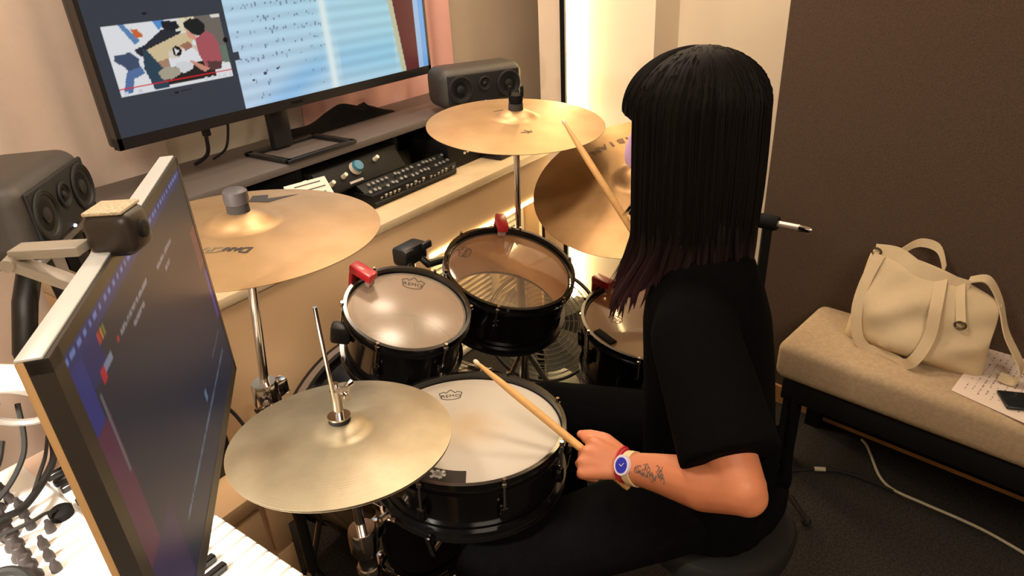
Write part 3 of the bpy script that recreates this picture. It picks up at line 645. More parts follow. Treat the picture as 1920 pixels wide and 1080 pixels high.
def trigger(M,r,ang,label,yaw=0):
    a=math.radians(ang); L=M@Matrix.Rotation(a,4,'Z')@Matrix.Translation((r,0,0))@Matrix.Rotation(yaw,4,'Z')
    t=thing('drum_trigger',label,'drum trigger',L@V((.02,0,-.03)),'red clip-on drum triggers')
    def bx(c_,s_,rr=.003):
        q=MB().rbox(c_,s_,rr); m2=MB(); m2.add([L@v for v in q.v],q.f); return m2
    obj('clip_body',bx((-.004,0,.031),(.064,.030,.022),.004),REDP,t)
    obj('outer_jaw',bx((.0225,0,.0),(.011,.028,.044),.003),REDP,t)
    obj('sensor_foot',bx((-.026,0,.0125),(.013,.022,.016),.003),mat('grey_rubber_foot',(150,120,110),.6),t)
# toms
cL,nL=(.948,.996,.822),(-.029,-.322,.946); cM,nM=(1.272,.937,.804),(-.058,-.298,.953)
tL,ML=drum('tom_drum','small black tom with pale head, left of the two rack toms',cL,nL,.1345,.130,HEADH,HEADH,6,-50,'rack toms')
tM,MM=drum('tom_drum','larger black tom with see-through head showing its brown lining',cM,nM,.1625,.136,HEADC,HEADC,6,-100,'rack toms')
crown(ML,.002,.093,.027,-.06,tL); crown(MM,-.119,.047,.023,1.25,tM)
trigger(ML,.1415,147,'red clip trigger on the left rim of the small rack tom')
trigger(MM,.1695,99,'red clip trigger on the far rim of the larger rack tom')
obj('tom_bracket',MB().rbox(ML@V((-.138,-.066,-.037)),(.045,.03,.05),.008,ML.to_3x3()),BPL,tL)
obj('mount_tube',MB().tube([MM@V((-.159,-.045,-.075)),MM@V((-.075,-.050,-.085))],.011,14),GREYP,tM,'grey mount tube inside the shell')
# floor tom
cF,nF=(1.492,.603,.640),(-.047,-.058,.997)
tF,MF=drum('floor_tom','large black floor tom beside the drummer, right of the rack toms',cF,nF,.203,.165,HEADC,HEADW2,8,-160)
for k in range(3):
    a=math.radians(35+120*k); p=MF@V((.222*math.cos(a),.222*math.sin(a),-.10)); 
    lg=obj('leg',MB().tube([p+V((0,0,.06)),(p.x,p.y,.06),(p.x+.03*math.cos(a),p.y-.03*math.sin(a),.012)],.006,8),CHROME,tF)
    obj('rubber_foot',MB().sphere((p.x+.03*math.cos(a),p.y-.03*math.sin(a),.013),.012,8),RUB,lg)
    obj('leg_bracket',MB().rbox(MF@V((.214*math.cos(a),.214*math.sin(a),-.12)),(.03,.03,.05),.006),BLK,tF)
trigger(MF,.210,132,'red clip trigger on the far rim of the floor tom by the hair')
crown(MF,-.120,.0,.02,2.2,tF)
gp=MB().rbox((-.160,-.085,.0055),(.022,.07,.006),.002,Matrix.Rotation(math.radians(32),3,'Z')); m2=MB(); m2.add([MF@v for v in gp.v],gp.f)
obj('damping_pad',m2,BMT,None,'small black damping pad stuck on the floor tom edge','damping pad',origin=MF@V((-.160,-.085,.002)))
# snare
cS,nS=(.778,.693,.726),(.073,.004,.997)
tS,MS=drum('snare_drum','black snare drum with worn white coated head in front of the drummer',cS,nS,.178,.098,HEADW,HEADW2,8,-68)
crown(MS,-.045,.110,.024,.12,tS)
pd=[]; 
for q in range(9): a=math.radians(-122+q*4.2); pd.append((.172*math.cos(a),.172*math.sin(a)))
for q in range(8,-1,-1): a=math.radians(-122+q*4.2); pd.append((.138*math.cos(a),.138*math.sin(a)))
dp=obj('damping_pad',MB().prism(pd,.003,MS@Matrix.Translation((0,0,.002))),mat('dark_brown_felt',(52,44,38),.9),None,'dark curved damping pad with silver emblem on the snare','damping pad',origin=MS@V((-.04,-.15,.002)))
em=MB(); T=MS@Matrix.Translation((-.046,-.147,.0054))
def plate(poly,M_): 
    m_=MB(); m_.prism(poly,.0004,M_); return m_
for a,l_ in ((2.45,.026),(.6,.015),(-1.0,.013),(-2.6,.014),(1.6,.012),(-.2,.015)):
    q=plate([(0,-.0028),(l_,-.0035),(l_,.0035),(0,.0028)],T@Matrix.Rotation(a,4,'Z')); em.add(q.v,q.f)
q=plate([(.009*math.cos(k*PI/4),.009*math.sin(k*PI/4)) for k in range(8)],T); em.add(q.v,q.f)
obj('emblem',em,mat('silver_print_emblem',(176,172,164),.5),dp)
ss=thing('snare_stand','black and chrome stand holding the snare drum','stand',(.778,.693,0))
obj('post',MB().tube([(.778,.693,.56),(.778,.693,.16)],.012,12),CHROME,ss)
for k in range(3):
    a=math.radians(75+120*k); d=V((math.cos(a),math.sin(a),0)); a2_=math.radians(30+120*k); d2=V((math.cos(a2_),math.sin(a2_),0))
    obj('basket_arm',MB().tube([V((.778,.693,.53)),V((.778,.693,.575))+d*.10,V((.778,.693,.588))+d*.192,V((.778,.693,.640))+d*.203],.006,8),CHROME,ss)
    lg=obj('leg',MB().tube([V((.778,.693,.26)),V((.778,.693,.02))+d2*.12],.008,8),CHROME,ss)
    obj('rubber_foot',MB().sphere(V((.778,.693,.016))+d2*.123,.014,8),RUB,lg)
# bass drum
BD=(1.0,.95,.315); MBD=mat4(frame((0,-1,.0),(1,0,0)),BD)
bd=thing('bass_drum','black bass drum below the rack toms','drum',(1.0,1.14,0))
BR=.275
obj('shell',ring(BR-.007,BR,-.36,-.012,MBD,72),BLK,bd)
obj('drum_head',MB().lathe([(0,.001),(BR-.003,.001),(BR-.003,-.001),(0,-.001)],72,MBD),mat('black_bass_head',(26,24,24),.35),bd)
obj('bottom_head',MB().lathe([(0,-.361),(BR-.003,-.361),(BR-.003,-.363),(0,-.363)],72,MBD),MATS['black_bass_head'],bd)
for z in (.0,-.36):
    h=obj('hoop',ring(BR+.001,BR+.013,z-.022,z+.022,MBD,72),HOOP,bd)
    obj('hoop_inlay',ring(BR+.0125,BR+.0142,z-.010,z+.010,MBD,72),mat('silver_hoop_inlay',(170,160,152),.3,.8),h,'silver band around the black hoop')
for k in range(8):
    a=2*PI*(k+.5)/8; cs,sn=math.cos(a),math.sin(a)
    q=MB().rbox((BR+.016,0,.006),(.012,.026,.044),.004); L=MBD@Matrix.Rotation(a,4,'Z'); m2=MB(); m2.add([L@v for v in q.v],q.f)
    cl=obj('claw',m2,BLK,bd)
    m2=MB(); m2.tube([L@V((BR+.020,0,.030)),L@V((BR+.020,0,-.085))],.003,8); m2.tube([L@V((BR+.020,-.022,.036)),L@V((BR+.020,.022,.036))],.0042,8); obj('tee_rod',m2,CHROME,cl)
    q=MB().rbox((BR+.010,0,-.11),(.02,.022,.06),.006); m2=MB(); m2.add([L@v for v in q.v],q.f); obj('lug',m2,BLK,bd)
for sx_ in (-1,1):
    lg=obj('leg',MB().tube([(1.0+sx_*.262,1.22,.22),(1.0+sx_*.305,1.26,.02)],.008,8),CHROME,bd); obj('rubber_foot',MB().sphere((1.0+sx_*.306,1.262,.016),.014,8),RUB,lg)
# tom holder between the toms
th=thing('tom_holder','black double tom holder standing on the bass drum','tom holder',(1.135,1.16,.59))
obj('post',MB().tube([(1.135,1.16,.592),(1.135,1.16,.86)],.014,12),CHROME,th)
obj('clamp_block',MB().rbox((1.125,1.145,.865),(.085,.05,.05),.01),BPL,th)
obj('arm',MB().tube([(1.12,1.145,.865),(1.09,1.12,.84),ML@V((.112,.098,-.062))],.010,10),BPL,th)
obj('arm',MB().tube([(1.14,1.145,.865),(1.15,1.11,.83),MM@V((-.118,.128,-.066))],.010,10),BPL,th)
for dx_ in (-.035,.03): obj('wing_knob',MB().rbox((1.125+dx_,1.112,.882),(.034,.012,.02),.005),BPL,th)
# bass pedal
pe=thing('bass_pedal','chrome and black bass drum pedal on the floor','pedal',(1.02,.76,0))
obj('foot_board',MB().rbox((1.045,.70,.055),(.085,.25,.012),.003,Matrix.Rotation(.22,3,'X')),CHROME,pe)
obj('base_plate',MB().rbox((1.02,.76,.008),(.10,.34,.012),.003),BMT,pe)
for s_ in (-1,1): obj('upright',MB().tube([(1.02+s_*.05,.89,.01),(1.02+s_*.045,.89,.23)],.008,8),CHROME,pe)
obj('axle',MB().tube([(.965,.89,.225),(1.075,.89,.225)],.006,8),CHROME,pe)
bt=obj('beater_rod',MB().tube([(1.02,.89,.225),(1.02,.86,.39)],.004,8),CHROME,pe); obj('beater',MB().lathe([(0,-.022),(.024,-.022),(.026,0),(.024,.022),(0,.022)],16,mat4(frame((0,1,.2)),(1.02,.865,.40))),mat('red_felt_beater',(150,34,36),.9),bt)

# ------------------------------------------------------------------ cymbals
HATM=cymbal_mat('hihat_aged_bronze',(178,166,140),(156,142,116),.46)
CRM=cymbal_mat('crash_bronze',(180,150,110),(164,134,94),.45)
RDM=cymbal_mat('ride_bronze',(152,118,78),(128,98,62),.38)
def cyz(rr,R,bow,bell,br_):
    z=bow*(1-(rr/R)**1.7)
    if rr<br_: z+=bell*(1-(rr/br_)**2.2)
    return z
def cymbal(name,label,c,nn,R,m,bow,bell,br_,flip=1,group='cymbals of the drum kit'):
    M=mat4(frame(nn,XH),c); rs_=[.006]+[br_*k/6 for k in range(1,7)]+[br_+ (R-br_)*k/14 for k in range(1,15)]
    pr=[(r_,flip*(cyz(r_,R,bow,bell,br_)+.0006)) for r_ in rs_]+[(r_,flip*(cyz(r_,R,bow,bell,br_)-.0006)) for r_ in reversed(rs_)]
    o=obj(name,MB().lathe(pr,96,M,closed=True),m,None,label,'cymbal',group,origin=c,ang=60)
    return o,M,(lambda u,v,d=.0012:M@V((u,v,cyz(math.hypot(u,v),R,bow,bell,br_)+d)))
hhT,MHH,_=cymbal('hihat_cymbal','upper greyish bronze hi-hat cymbal nearest the camera',(.524,.742,.862),(.085,.029,.996),.178,HATM,.016,.014,.046)
hhB,_,_=cymbal('hihat_cymbal','lower hi-hat cymbal just under the greyish top one',(.524,.742,.858),(.085,.029,.996),.177,HATM,.016,.014,.046,-1)
C1,N1=(.628,1.053,1.120),(.023,-.028,.999)
cr1,MC1,S1=cymbal('crash_cymbal','bronze crash cymbal with black printing, partly behind the left monitor',C1,N1,.244,CRM,.020,.022,.062)
C2,N2=(1.47,1.034,1.132),(-.038,-.083,.996)
cr2,MC2,S2=cymbal('crash_cymbal','plain bronze crash cymbal in front of the right loudspeaker',C2,N2,.240,CRM,.020,.020,.058)
CRD,NRD=(1.520,.687,1.004),(-.356,-.039,.934)
rd,MRD,SR=cymbal('ride_cymbal','tilted darker bronze ride cymbal behind the drummer\'s face',CRD,NRD,.280,RDM,.022,.022,.062)
# printing
def place(S,u,v,rot,d=.0014):
    return lambda c:S(u+c.x*math.cos(rot)-c.y*math.sin(rot),v+c.x*math.sin(rot)+c.y*math.cos(rot),d)
obj('printed_name',text_mb('D',.0265,place(S1,.049,-.113,PI+.02),shear=.25,bold=.0011),INK,cr1)
obj('printed_name',text_mb('ARK',.0175,place(S1,.023,-.1115,PI+.02),shear=.25,bold=.0008),INK,cr1)
obj('printed_name',text_mb('CRASH',.0265,place(S1,-.023,-.1135,PI+.02),shear=.25,spacing=.85,bold=.0005),mat('grey_print_ink',(110,96,70),.6),cr1)
kp=[(x_*1.065,y_*1.065) for x_,y_ in ((-.040,.166),(-.012,.172),(-.002,.140),(.044,.178),(.008,.112),(-.030,.118))]
mb=MB(); mb.add([S1(u,v,.0015) for u,v in kp],[(0,1,2,5),(2,3,4),(2,4,5)]); obj('printed_mark',mb,INK,cr1)
for k,ch in enumerate('SABIAN'):
    a=math.radians(82+ (k-0)*8.3); u,v=.181*math.cos(a),.181*math.sin(a)
    obj('printed_name',text_mb(ch,.036,place(SR,u,v,a+PI/2),bold=.0012),mat('brown_print_ink',(96,66,34),.6),rd)
cs_=MB(); 
for u0,v0,l_,a in ((-.06,.05,.03,.5),(.012,-.12,.03,.2),(.03,-.125,.022,1.2),(.02,-.105,.018,-.5)):
    T=[S2(u0+math.cos(a)*l_*k/4,v0+math.sin(a)*l_*k/4,.0014) for k in range(5)]; cs_.tube(T,.0009,4)
obj('scuff_print',cs_,MATS['grey_print_ink'],cr2)
# stands
def tripod(t,x,y,ztop,spread,a0,r=.009,m=CHROME,n=3):
    for k in range(n):
        a=math.radians(a0+360/n*k); d=V((math.cos(a),math.sin(a),0))
        lg=obj('leg',MB().tube([V((x,y,ztop)),V((x,y,.018))+d*spread],r,8),m,t); obj('rubber_foot',MB().sphere(V((x,y,.016))+d*spread,.015,8),RUB,lg)
        obj('brace',MB().tube([V((x,y,ztop*.35)),V((x,y,ztop*.42))+d*spread*.58],r*.6,6),m,t)
def collar(p,ax,r=.021,h=.045):
    M=mat4(frame(ax),p); m_=MB().lathe([(0,-h/2),(r*.9,-h/2),(r,-h*.35),(r,h*.35),(r*.9,h/2),(0,h/2)],16,M); 
    m_.rbox(M@V((r*1.2,0,0)),(r*1.1,r*.9,h*.6),.004,M.to_3x3()); return m_
def wing(p,ax,az_,s=.022):
    R=frame(ax,(math.cos(az_),math.sin(az_),0)); m_=MB().lathe([(0,-.008),(.008,-.008),(.007,.008),(0,.008)],10,mat4(R,p))
    for sg in (-1,1): m_.tube([V(p),V(p)+R@V((sg*s*.6,0,.004)),V(p)+R@V((sg*s,0,.009))],[.004,.004,.0055],8)
    return m_
def post_top(t,c,nn,m=BMT,claw=False):
    nv_=V(nn).normalized(); p=V(c)
    obj('felt',MB().lathe([(0,.034),(.019,.034),(.020,.040),(.019,.056),(0,.056)],18,mat4(frame(nn),p)),mat('dark_felt',(54,50,48),.95),t)
    if claw:
        q=MB().lathe([(0,.056),(.017,.056),(.019,.063),(.019,.078),(0,.078)],16,mat4(frame(nn),p)); R=frame(nn,(.57,-.82,0))
        for sg in (-1,1): q.rbox(p+R@V((sg*.016,0,.086)),(.009,.014,.028),.003,R)
        obj('quick_nut',q,BMT,t)
    else: obj('quick_nut',MB().lathe([(0,.056),(.0205,.056),(.0215,.064),(.021,.078),(.016,.082),(0,.082)],20,mat4(frame(nn),p)),mat('slate_plastic_nut',(74,70,74),.5),t)
    obj('rod',MB().tube([p-nv_*.05,p+nv_*.070],.004,8),CHROME,t)
    obj('under_felt',MB().lathe([(.0,-.012),(.018,-.012),(.018,.012),(.0,.012)],16,mat4(frame(nn),p-nv_*.0)),MATS['dark_felt'],t) if False else None
s=thing('cymbal_stand','chrome tripod stand carrying the left crash cymbal','stand',(.59,1.05,0),'cymbal stands')
post_top(s,C1,N1)
obj('upper_tube',MB().tube([V(C1)-V((0,0,.03)),(.589,1.048,.795)],.0085,12),CHROME,s)
obj('collar',collar((.589,1.048,.79),(0,0,1),.026,.06),CHROME,s)
obj('wing_nut',wing((.566,1.015,.79),(-.5,-.8,0),.9),CHROME,s)
obj('lower_tube',MB().tube([(.589,1.048,.775),(.589,1.048,.20)],.0125,12),BPL,s); tripod(s,.589,1.048,.30,.17,50)
s=thing('cymbal_stand','thin chrome stand carrying the crash cymbal near the right loudspeaker','stand',(1.473,1.047,0),'cymbal stands')
post_top(s,C2,N2,claw=True)
obj('upper_tube',MB().tube([V(C2)-V((0,0,.03)),(1.473,1.047,.72)],.0085,12),CHROME,s)
obj('collar',collar((1.473,1.047,.70),(0,0,1)),CHROME,s)
obj('lower_tube',MB().tube([(1.473,1.047,.71),(1.473,1.047,.20)],.0125,12),CHROME,s); tripod(s,1.473,1.047,.42,.20,80)
s=thing('cymbal_stand','boom stand of the ride cymbal, its arm end showing behind the drummer','stand',(1.51,.36,0),'cymbal stands')
post_top(s,CRD,NRD)
bm0=V(CRD)-V(NRD).normalized()*.05; bm1=V((1.507,.28,.956))
obj('boom_arm',MB().tube([bm0,bm1],.0075,12),mat('satin_nickel',(206,196,182),.35,.6),s)
obj('end_cap',MB().lathe([(0,-.012),(.0085,-.012),(.0085,.01),(.006,.016),(0,.016)],12,mat4(frame(bm1-bm0),bm1)),CHROME,s)
bmx=bm0+(bm1-bm0)*.80
obj('collar',collar(bmx,(bm1-bm0),.018,.045),BMT,s)
obj('lower_tube',MB().tube([bmx,(bmx.x,bmx.y,.20)],.0115,12),BMT,s); tripod(s,bmx.x,bmx.y,.36,.22,-60)
# hi-hat stand
hs=thing('hihat_stand','chrome hi-hat stand with long rod rising through the cymbals','stand',(.524,.742,0))
hx,hy=.524,.742; hn=V((.085,.029,.996)).normalized(); hp=V((hx,hy,.862))
obj('pull_rod',MB().tube([(hx,hy,.64),(hx,hy,1.10)],.0034,10),CHROME,hs)
cl=obj('clutch',MB().lathe([(0,.036),(.0075,.036),(.0075,.052),(.0095,.052),(.0095,.086),(.006,.088),(.006,.098),(0,.098)],16,mat4(frame(hn),hp)),CHROME,hs)
obj('clutch_wing',wing(hp+V((.016,-.006,.082)),(.5,-.6,0),.9,.022),CHROME,cl)
obj('felt',MB().lathe([(0,.026),(.016,.026),(.018,.031),(.016,.037),(0,.037)],18,mat4(frame(hn),hp)),RUB,hs); obj('washer',MB().lathe([(0,.037),(.0185,.037),(.0185,.040),(0,.040)],20,mat4(frame(hn),hp)),CHROME,hs)
obj('upper_tube',MB().tube([(hx,hy,.82),(hx,hy,.64)],.009,12),CHROME,hs)
obj('cymbal_seat',MB().lathe([(0,-.052),(.012,-.05),(.022,-.036),(.022,-.030),(0,-.030)],18,mat4(frame(hn),hp)),BPL,hs)
obj('height_collar',collar((hx,hy,.630),(0,0,1),.026,.055),CHROME,hs); obj('wing_nut',wing((hx+.046,hy-.012,.650),(.9,-.2,.1),1.2,.022),CHROME,hs)
obj('lower_tube',MB().tube([(hx,hy,.63),(hx,hy,.05)],.0165,14),BPL,hs); tripod(hs,hx,hy,.28,.22,20,.008)
obj('lower_collar',collar((hx,hy,.555),(0,0,1),.022,.03),CHROME,hs)
obj('foot_board',MB().rbox((.60,.645,.052),(.085,.24,.012),.003,Matrix.Rotation(.2,3,'X')@Matrix.Rotation(.45,3,'Z')),CHROME,hs)

# ------------------------------------------------------------------ fan
fn=thing('floor_fan','wire-caged fan on the floor between the toms and pillar','fan',(1.80,1.12,0))
fnn=V((-.55,-.50,.66)).normalized(); fc=V((1.715,1.125,.36)); MFN=mat4(frame(fnn,XH),fc)
WIRE=mat('grey_steel_wire',(150,146,132),.35,.7)
for nm,dz,sg in (('front_guard',.045,1),('rear_guard',-.045,-1)):
    m_=MB()
    for rr in np.linspace(.035,.20,11): m_.tube([MFN@V((rr*math.cos(q),rr*math.sin(q),dz*(1-.75*(rr/.20)**3))) for q in np.linspace(0,2*PI,41)[:-1]],.0013,4,closed=True)
    for k in range(12):
        a=2*PI*k/12; m_.tube([MFN@V((rr*math.cos(a),rr*math.sin(a),dz*(1-.75*(rr/.20)**3))) for rr in (.02,.09,.15,.20)],.0013,4)
    obj(nm,m_,WIRE,fn)
obj('hub_cap',MB().lathe([(0,.046),(.034,.046),(.034,.040),(0,.040)],24,MFN),BPL,fn)
obj('rim_ring',MB().tube([MFN@V((.203*math.cos(q),.203*math.sin(q),0)) for q in np.linspace(0,2*PI,49)[:-1]],.006,8,closed=True),BPL,fn)
for k in range(5):
    a=2*PI*k/5; m_=MB(); vs=[]
    for i in range(6):
        rr=.03+.14*i/5; 
        for j,off in enumerate((-.32,-.1,.15,.36)):
            q=a+off*(.6+.4*i/5); vs.append(MFN@V((rr*math.cos(q),rr*math.sin(q),(off)*.05)))
    m_.add(vs+[v-fnn*.002 for v in vs],[(i*4+j,i*4+j+1,(i+1)*4+j+1,(i+1)*4+j) for i in range(5) for j in range(3)]+[(24+i*4+j,24+(i+1)*4+j,24+(i+1)*4+j+1,24+i*4+j+1) for i in range(5) for j in range(3)])
    obj('blade',m_,mat('grey_green_blade',(96,98,88),.35),fn)
obj('motor',MB().lathe([(0,-.16),(.04,-.155),(.055,-.12),(.055,-.05),(0,-.05)],20,MFN),BPL,fn)
obj('pedestal',MB().tube([MFN@V((0,0,-.13)),(fc.x+.09,fc.y+.08,.03)],.014,10),BPL,fn)
obj('base',MB().lathe([(0,0),(.15,0),(.15,.014),(.05,.035),(0,.035)],28,Matrix.Translation((fc.x+.09,fc.y+.08,0))),BPL,fn)
cable([(1.88,1.02,.012),(1.78,.88,.012),(1.66,.84,.012),(1.60,.90,.012),(1.62,1.40,.012)],.007,'black cable on the floor by the fan base')

# ------------------------------------------------------------------ throne
tr=thing('drum_throne','round black drum throne under the drummer','stool',(1.10,.27,0))
obj('cushion',MB().lathe([(0,.39),(.14,.39),(.160,.405),(.165,.44),(.158,.455),(.13,.464),(0,.467)],40,Matrix.Translation((1.085,.29,0))),mat('black_vinyl',(20,19,19),.6),tr)
obj('post',MB().tube([(1.085,.29,.39),(1.085,.29,.12)],.018,12),CHROME,tr); tripod(tr,1.085,.29,.30,.25,15,.010)

# ------------------------------------------------------------------ bench, bag, sheet, phone
bR=Matrix.Rotation(math.radians(-9.4),3,'Z'); bO=V((2.173,.317,0))   # back far corner; local -x to the front, -y along the wall
def bp(x,y,z): return bO+bR@V((x,y,z))
BEN=mat('beige_bench_fabric',(178,156,127),.9,noise=(90,.12),bump=(420,.35),spec=.15)
be=thing('bench','long beige upholstered bench on a black base along the dark wall','bench',bp(-.165,-.65,0))
obj('cushion',MB().rbox(bp(-.165,-.70,.385),(.33,1.40,.13),.032,bR,5),BEN,be)
obj('base_frame',MB().rbox(bp(-.165,-.71,.285),(.31,1.36,.07),.006,bR),BMT,be)
obj('rear_board',MB().box(bp(-.03,-.71,.15),(.03,1.34,.22),bR),BMT,be)
for x,y in ((-.045,-.06),(-.285,-.06),(-.045,-1.36),(-.285,-1.36)): obj('leg',MB().box(bp(x,y,.125),(.045,.045,.25),bR),BMT,be)
CANV=mat('cream_canvas',(206,186,152),.9,noise=(7,.06),bump=(500,.3),spec=.1)
bagO=bp(-.155,-.135,.451)
bag=thing('tote_bag','cream canvas tote bag with long straps slumped on the bench','bag',bagO+bR@V((0,-.17,0)))
def bagp(s_,h,k):
    """s along bench 0..1, h height 0..1, k=-1 front 1 back"""
    y=-(s_*.36)*(1-.06*h)-.01*h
    hh=h*(.262-.075*s_*1.0+.02*math.sin(s_*PI))
    bul=.070*(max(0,math.sin(PI*min(max(s_,0),1)))**.55)*(max(0,1-h)**.55*.95+.08)*(.35+.65*min(1,h*6+.15) if h<.15 else 1)
    wr_=.009*math.sin(s_*8+h*7)+.007*math.sin(h*12-s_*7)+.004*math.sin(s_*19-h*15)
    x=k*(bul+.006)+.075*h*h*.9+wr_*(1 if k<0 else .4)*math.sin(PI*h)
    return bagO+bR@V((x,y,hh))
m_=MB(); ns,nh=26,16; vs=[]
for k in (-1,1):
    for j in range(nh+1):
        for i in range(ns+1): vs.append(bagp(i/ns,j/nh,k))
n1_=(ns+1)*(nh+1); fs=[]
for q,o_ in ((0,0),(1,n1_)):
    for j in range(nh):
        for i in range(ns):
            a=o_+j*(ns+1)+i; fs.append((a,a+1,a+ns+2,a+ns+1))
for i in range(ns): fs.append((i,i+1,n1_+i+1,n1_+i)); t0=nh*(ns+1)+i; fs.append((t0,t0+1,n1_+t0+1,n1_+t0))
for j in range(nh): a=j*(ns+1); fs.append((a,a+ns+1,n1_+a+ns+1,n1_+a)); a+=ns; fs.append((a,a+ns+1,n1_+a+ns+1,n1_+a))
m_.add(vs,fs); obj('bag_body',m_,CANV,bag)
yb=bR@V((0,1,0)); xb=bR@V((1,0,0)); zb3=V((0,0,1))
def strap(nm,uv,wid,offs=.006,par=bag):
    pts=[bagp(a,b_,-1)-xb*o_ for a,b_,o_ in uv]; pts=spline(pts,6); n=len(pts); ws=[]
    for p_ in pts: p_.z=max(p_.z,.4535)
    for i in range(n):
        d=(pts[min(i+1,n-1)]-pts[max(i-1,0)]).normalized(); nrm=(-xb*.9+zb3*.35); ws.append(d.cross(nrm).normalized()*wid)
    return obj(nm,MB().ribbon(pts,ws,.003),CANV,par)
strap('front_strap',((.08,.98,.006),(.055,.7,.010),(.07,.40,.012),(.15,.10,.018),(.30,-.035,.03),(.46,-.015,.035),(.58,.12,.025),(.63,.40,.014),(.61,.75,.010),(.56,1.0,.006)),.015)
strap('top_band',((.03,1.0,.004),(.20,1.03,.006),(.38,.98,.008),(.56,.97,.007),(.76,1.0,.005)),.019)
pts=spline([bagp(.74,1.0,0)+zb3*.012,bagp(.86,1.12,0)+zb3*.01,bagp(.98,1.02,0),bagp(1.08,.7,0),bagp(1.22,.35,0)-zb3*.0,bagp(1.20,.02,0)+zb3*.010,bagp(1.10,.02,0)+zb3*.010],6)
obj('rear_strap',MB().ribbon(pts,[xb*.017+zb3*.004]*len(pts),.003),CANV,bag)
pts=spline([bagp(.55,1.0,0.6)+xb*.012,bagp(.45,1.13,.6)+xb*.03,bagp(.30,1.12,.6)+xb*.03,bagp(.20,1.0,.6)+xb*.014],6)
obj('back_strap',MB().ribbon(pts,[zb3*.012+xb*.004]*len(pts),.003),CANV,bag)
for a,b_ in ((.80,.66),(.045,1.0)):
    p=bagp(a,b_,-1)-xb*.010; obj('buckle',MB().tube([p+yb*(.013*math.cos(q))+zb3*(.010*math.sin(q)) for q in np.linspace(0,2*PI,13)[:-1]],.003,6,closed=True),mat('dark_brass_buckle',(96,86,66),.35,.8),bag)
strap('buckle_tab',((.70,1.0,.006),(.75,.86,.010),(.80,.70,.014)),.011)
# sheet of paper
c=[V((2.155,-.150,.4515)),V((1.822,-.083,.4515)),V((1.752,-.255,.4515)),V((2.085,-.322,.4515))]
m_=MB(); m_.add([p for p in c]+[p+V((0,0,.0012)) for p in c],[(3,2,1,0),(4,5,6,7),(0,1,5,4),(1,2,6,5),(2,3,7,6),(3,0,4,7)])
sh=obj('music_sheet',m_,mat('pinkish_white_paper',(232,214,200),.8),None,'white sheet of handwritten notes lying on the bench beside the bag','paper',origin=c[2])
pr=MB(); e1=c[0]-c[1]; e2=c[2]-c[1]; rr=random.Random(4)
for row in range(9):
    k=.10
    while k<.86:
        l_=rr.uniform(.008,.03)
        if rr.random()<.7: 
            a=c[1]+e1*k+e2*(.12+row*.085)+V((0,0,.0014)); d1_=e1*l_; d2_=e2*rr.uniform(.008,.022); pr.add([a,a+d1_,a+d1_+d2_,a+d2_],[(0,1,2,3)])
        k+=l_+rr.uniform(.006,.03)
obj('handwriting',pr,mat('brown_grey_ink',(150,124,116),.8),sh,kind='stuff')
obj('phone',MB().rbox(V((1.855,-.262,.4585)),(.075,.15,.010),.0045,bR@Matrix.Rotation(.5,3,'Z'),3),mat('dark_glass_phone',(30,34,38),.2),None,'dark phone lying on the paper at the right edge','phone',origin=(1.855,-.262,.4535))
# floor cables
fl=mat('off_white_cable',(190,180,156),.5)
cable([(2.10,.105,.006),(2.075,.085,.006),(2.03,.065,.006),(1.94,.025,.006),(1.90,-.02,.006),(1.885,-.10,.006),(1.87,-.20,.006),(1.85,-.28,.006),(1.80,-.40,.006)],.0045,'off-white cable curling across the dark floor below the bench',fl)
cable([(1.62,.33,.006),(1.78,.29,.006),(1.85,.235,.006),(1.90,.14,.006),(1.905,.06,.006),(1.895,-.02,.004)],.0055,'black cable on the floor running to the white one')
obj('cable_tie',MB().tube([(1.870,.205,.008),(1.885,.175,.008)],.0072,8),fl,None,'small white tag around the black floor cable','cable tag',origin=(1.89,.19,.001))

# ================================================================== DRUMMER
Hc=V((1.130,.418,1.269)); fH=V((-.255,.967,0)).normalized(); lH=V((-fH.y,fH.x,0)); up=V((0,0,1))
fT=V((-.28,.96,0)).normalized(); lT=V((-fT.y,fT.x,0))
RH=Matrix((fH,lH,up)).transposed(); RT=Matrix((fT,lT,up)).transposed()
SKIN=mat('warm_skin',(208,132,94),.5,noise=(30,.05),sss=.15)
CLOTH=mat('black_cotton',(7,7,7),.95,noise=(60,.2),bump=(300,.3),spec=.06)
CLOTH2=mat('black_trouser_cloth',(9,9,10),.95,noise=(60,.2),bump=(300,.3),spec=.06)
pers=thing('person','seated drummer in black t-shirt with long dark hair, holding drumsticks','person',(1.10,.29,0))
def T(c,a,b_,z): return V((c[0],c[1],z)),a,b_
def loft(levels,R,seg=36):
    """levels: (cx,cy,z,a_front,b_side)"""
    m_=MB(); vs=[]
    for cx,cy,z,a,b_ in levels:
        for k in range(seg):
            q=2*PI*k/seg; e=.9
            cq,sq=math.cos(q),math.sin(q); vs.append(V((cx,cy,z))+R@V((a*math.copysign(abs(cq)**e,cq),b_*math.copysign(abs(sq)**e,sq),0)))
    n=len(levels); fs=[tuple(range(seg-1,-1,-1)),tuple((n-1)*seg+k for k in range(seg))]
    for i in range(n-1):
        for k in range(seg): fs.append((i*seg+k,i*seg+(k+1)%seg,(i+1)*seg+(k+1)%seg,(i+1)*seg+k))
    return m_.add(vs,fs)
shL=V((.952,.322,.950)); elL=V((.796,.182,.812)); wrL=V((.823,.379,.738))
shR=V((1.270,.412,.955)); elR=V((1.355,.37,.765)); wrR=V((1.203,.440,.966))
hipL=V((1.02,.285,.555)); knL=V((.682,.585,.512)); anL=V((.672,.592,.192)); 
hipR=V((1.185,.325,.555)); knR=V((1.115,.735,.535)); anR=V((1.055,.62,.195))
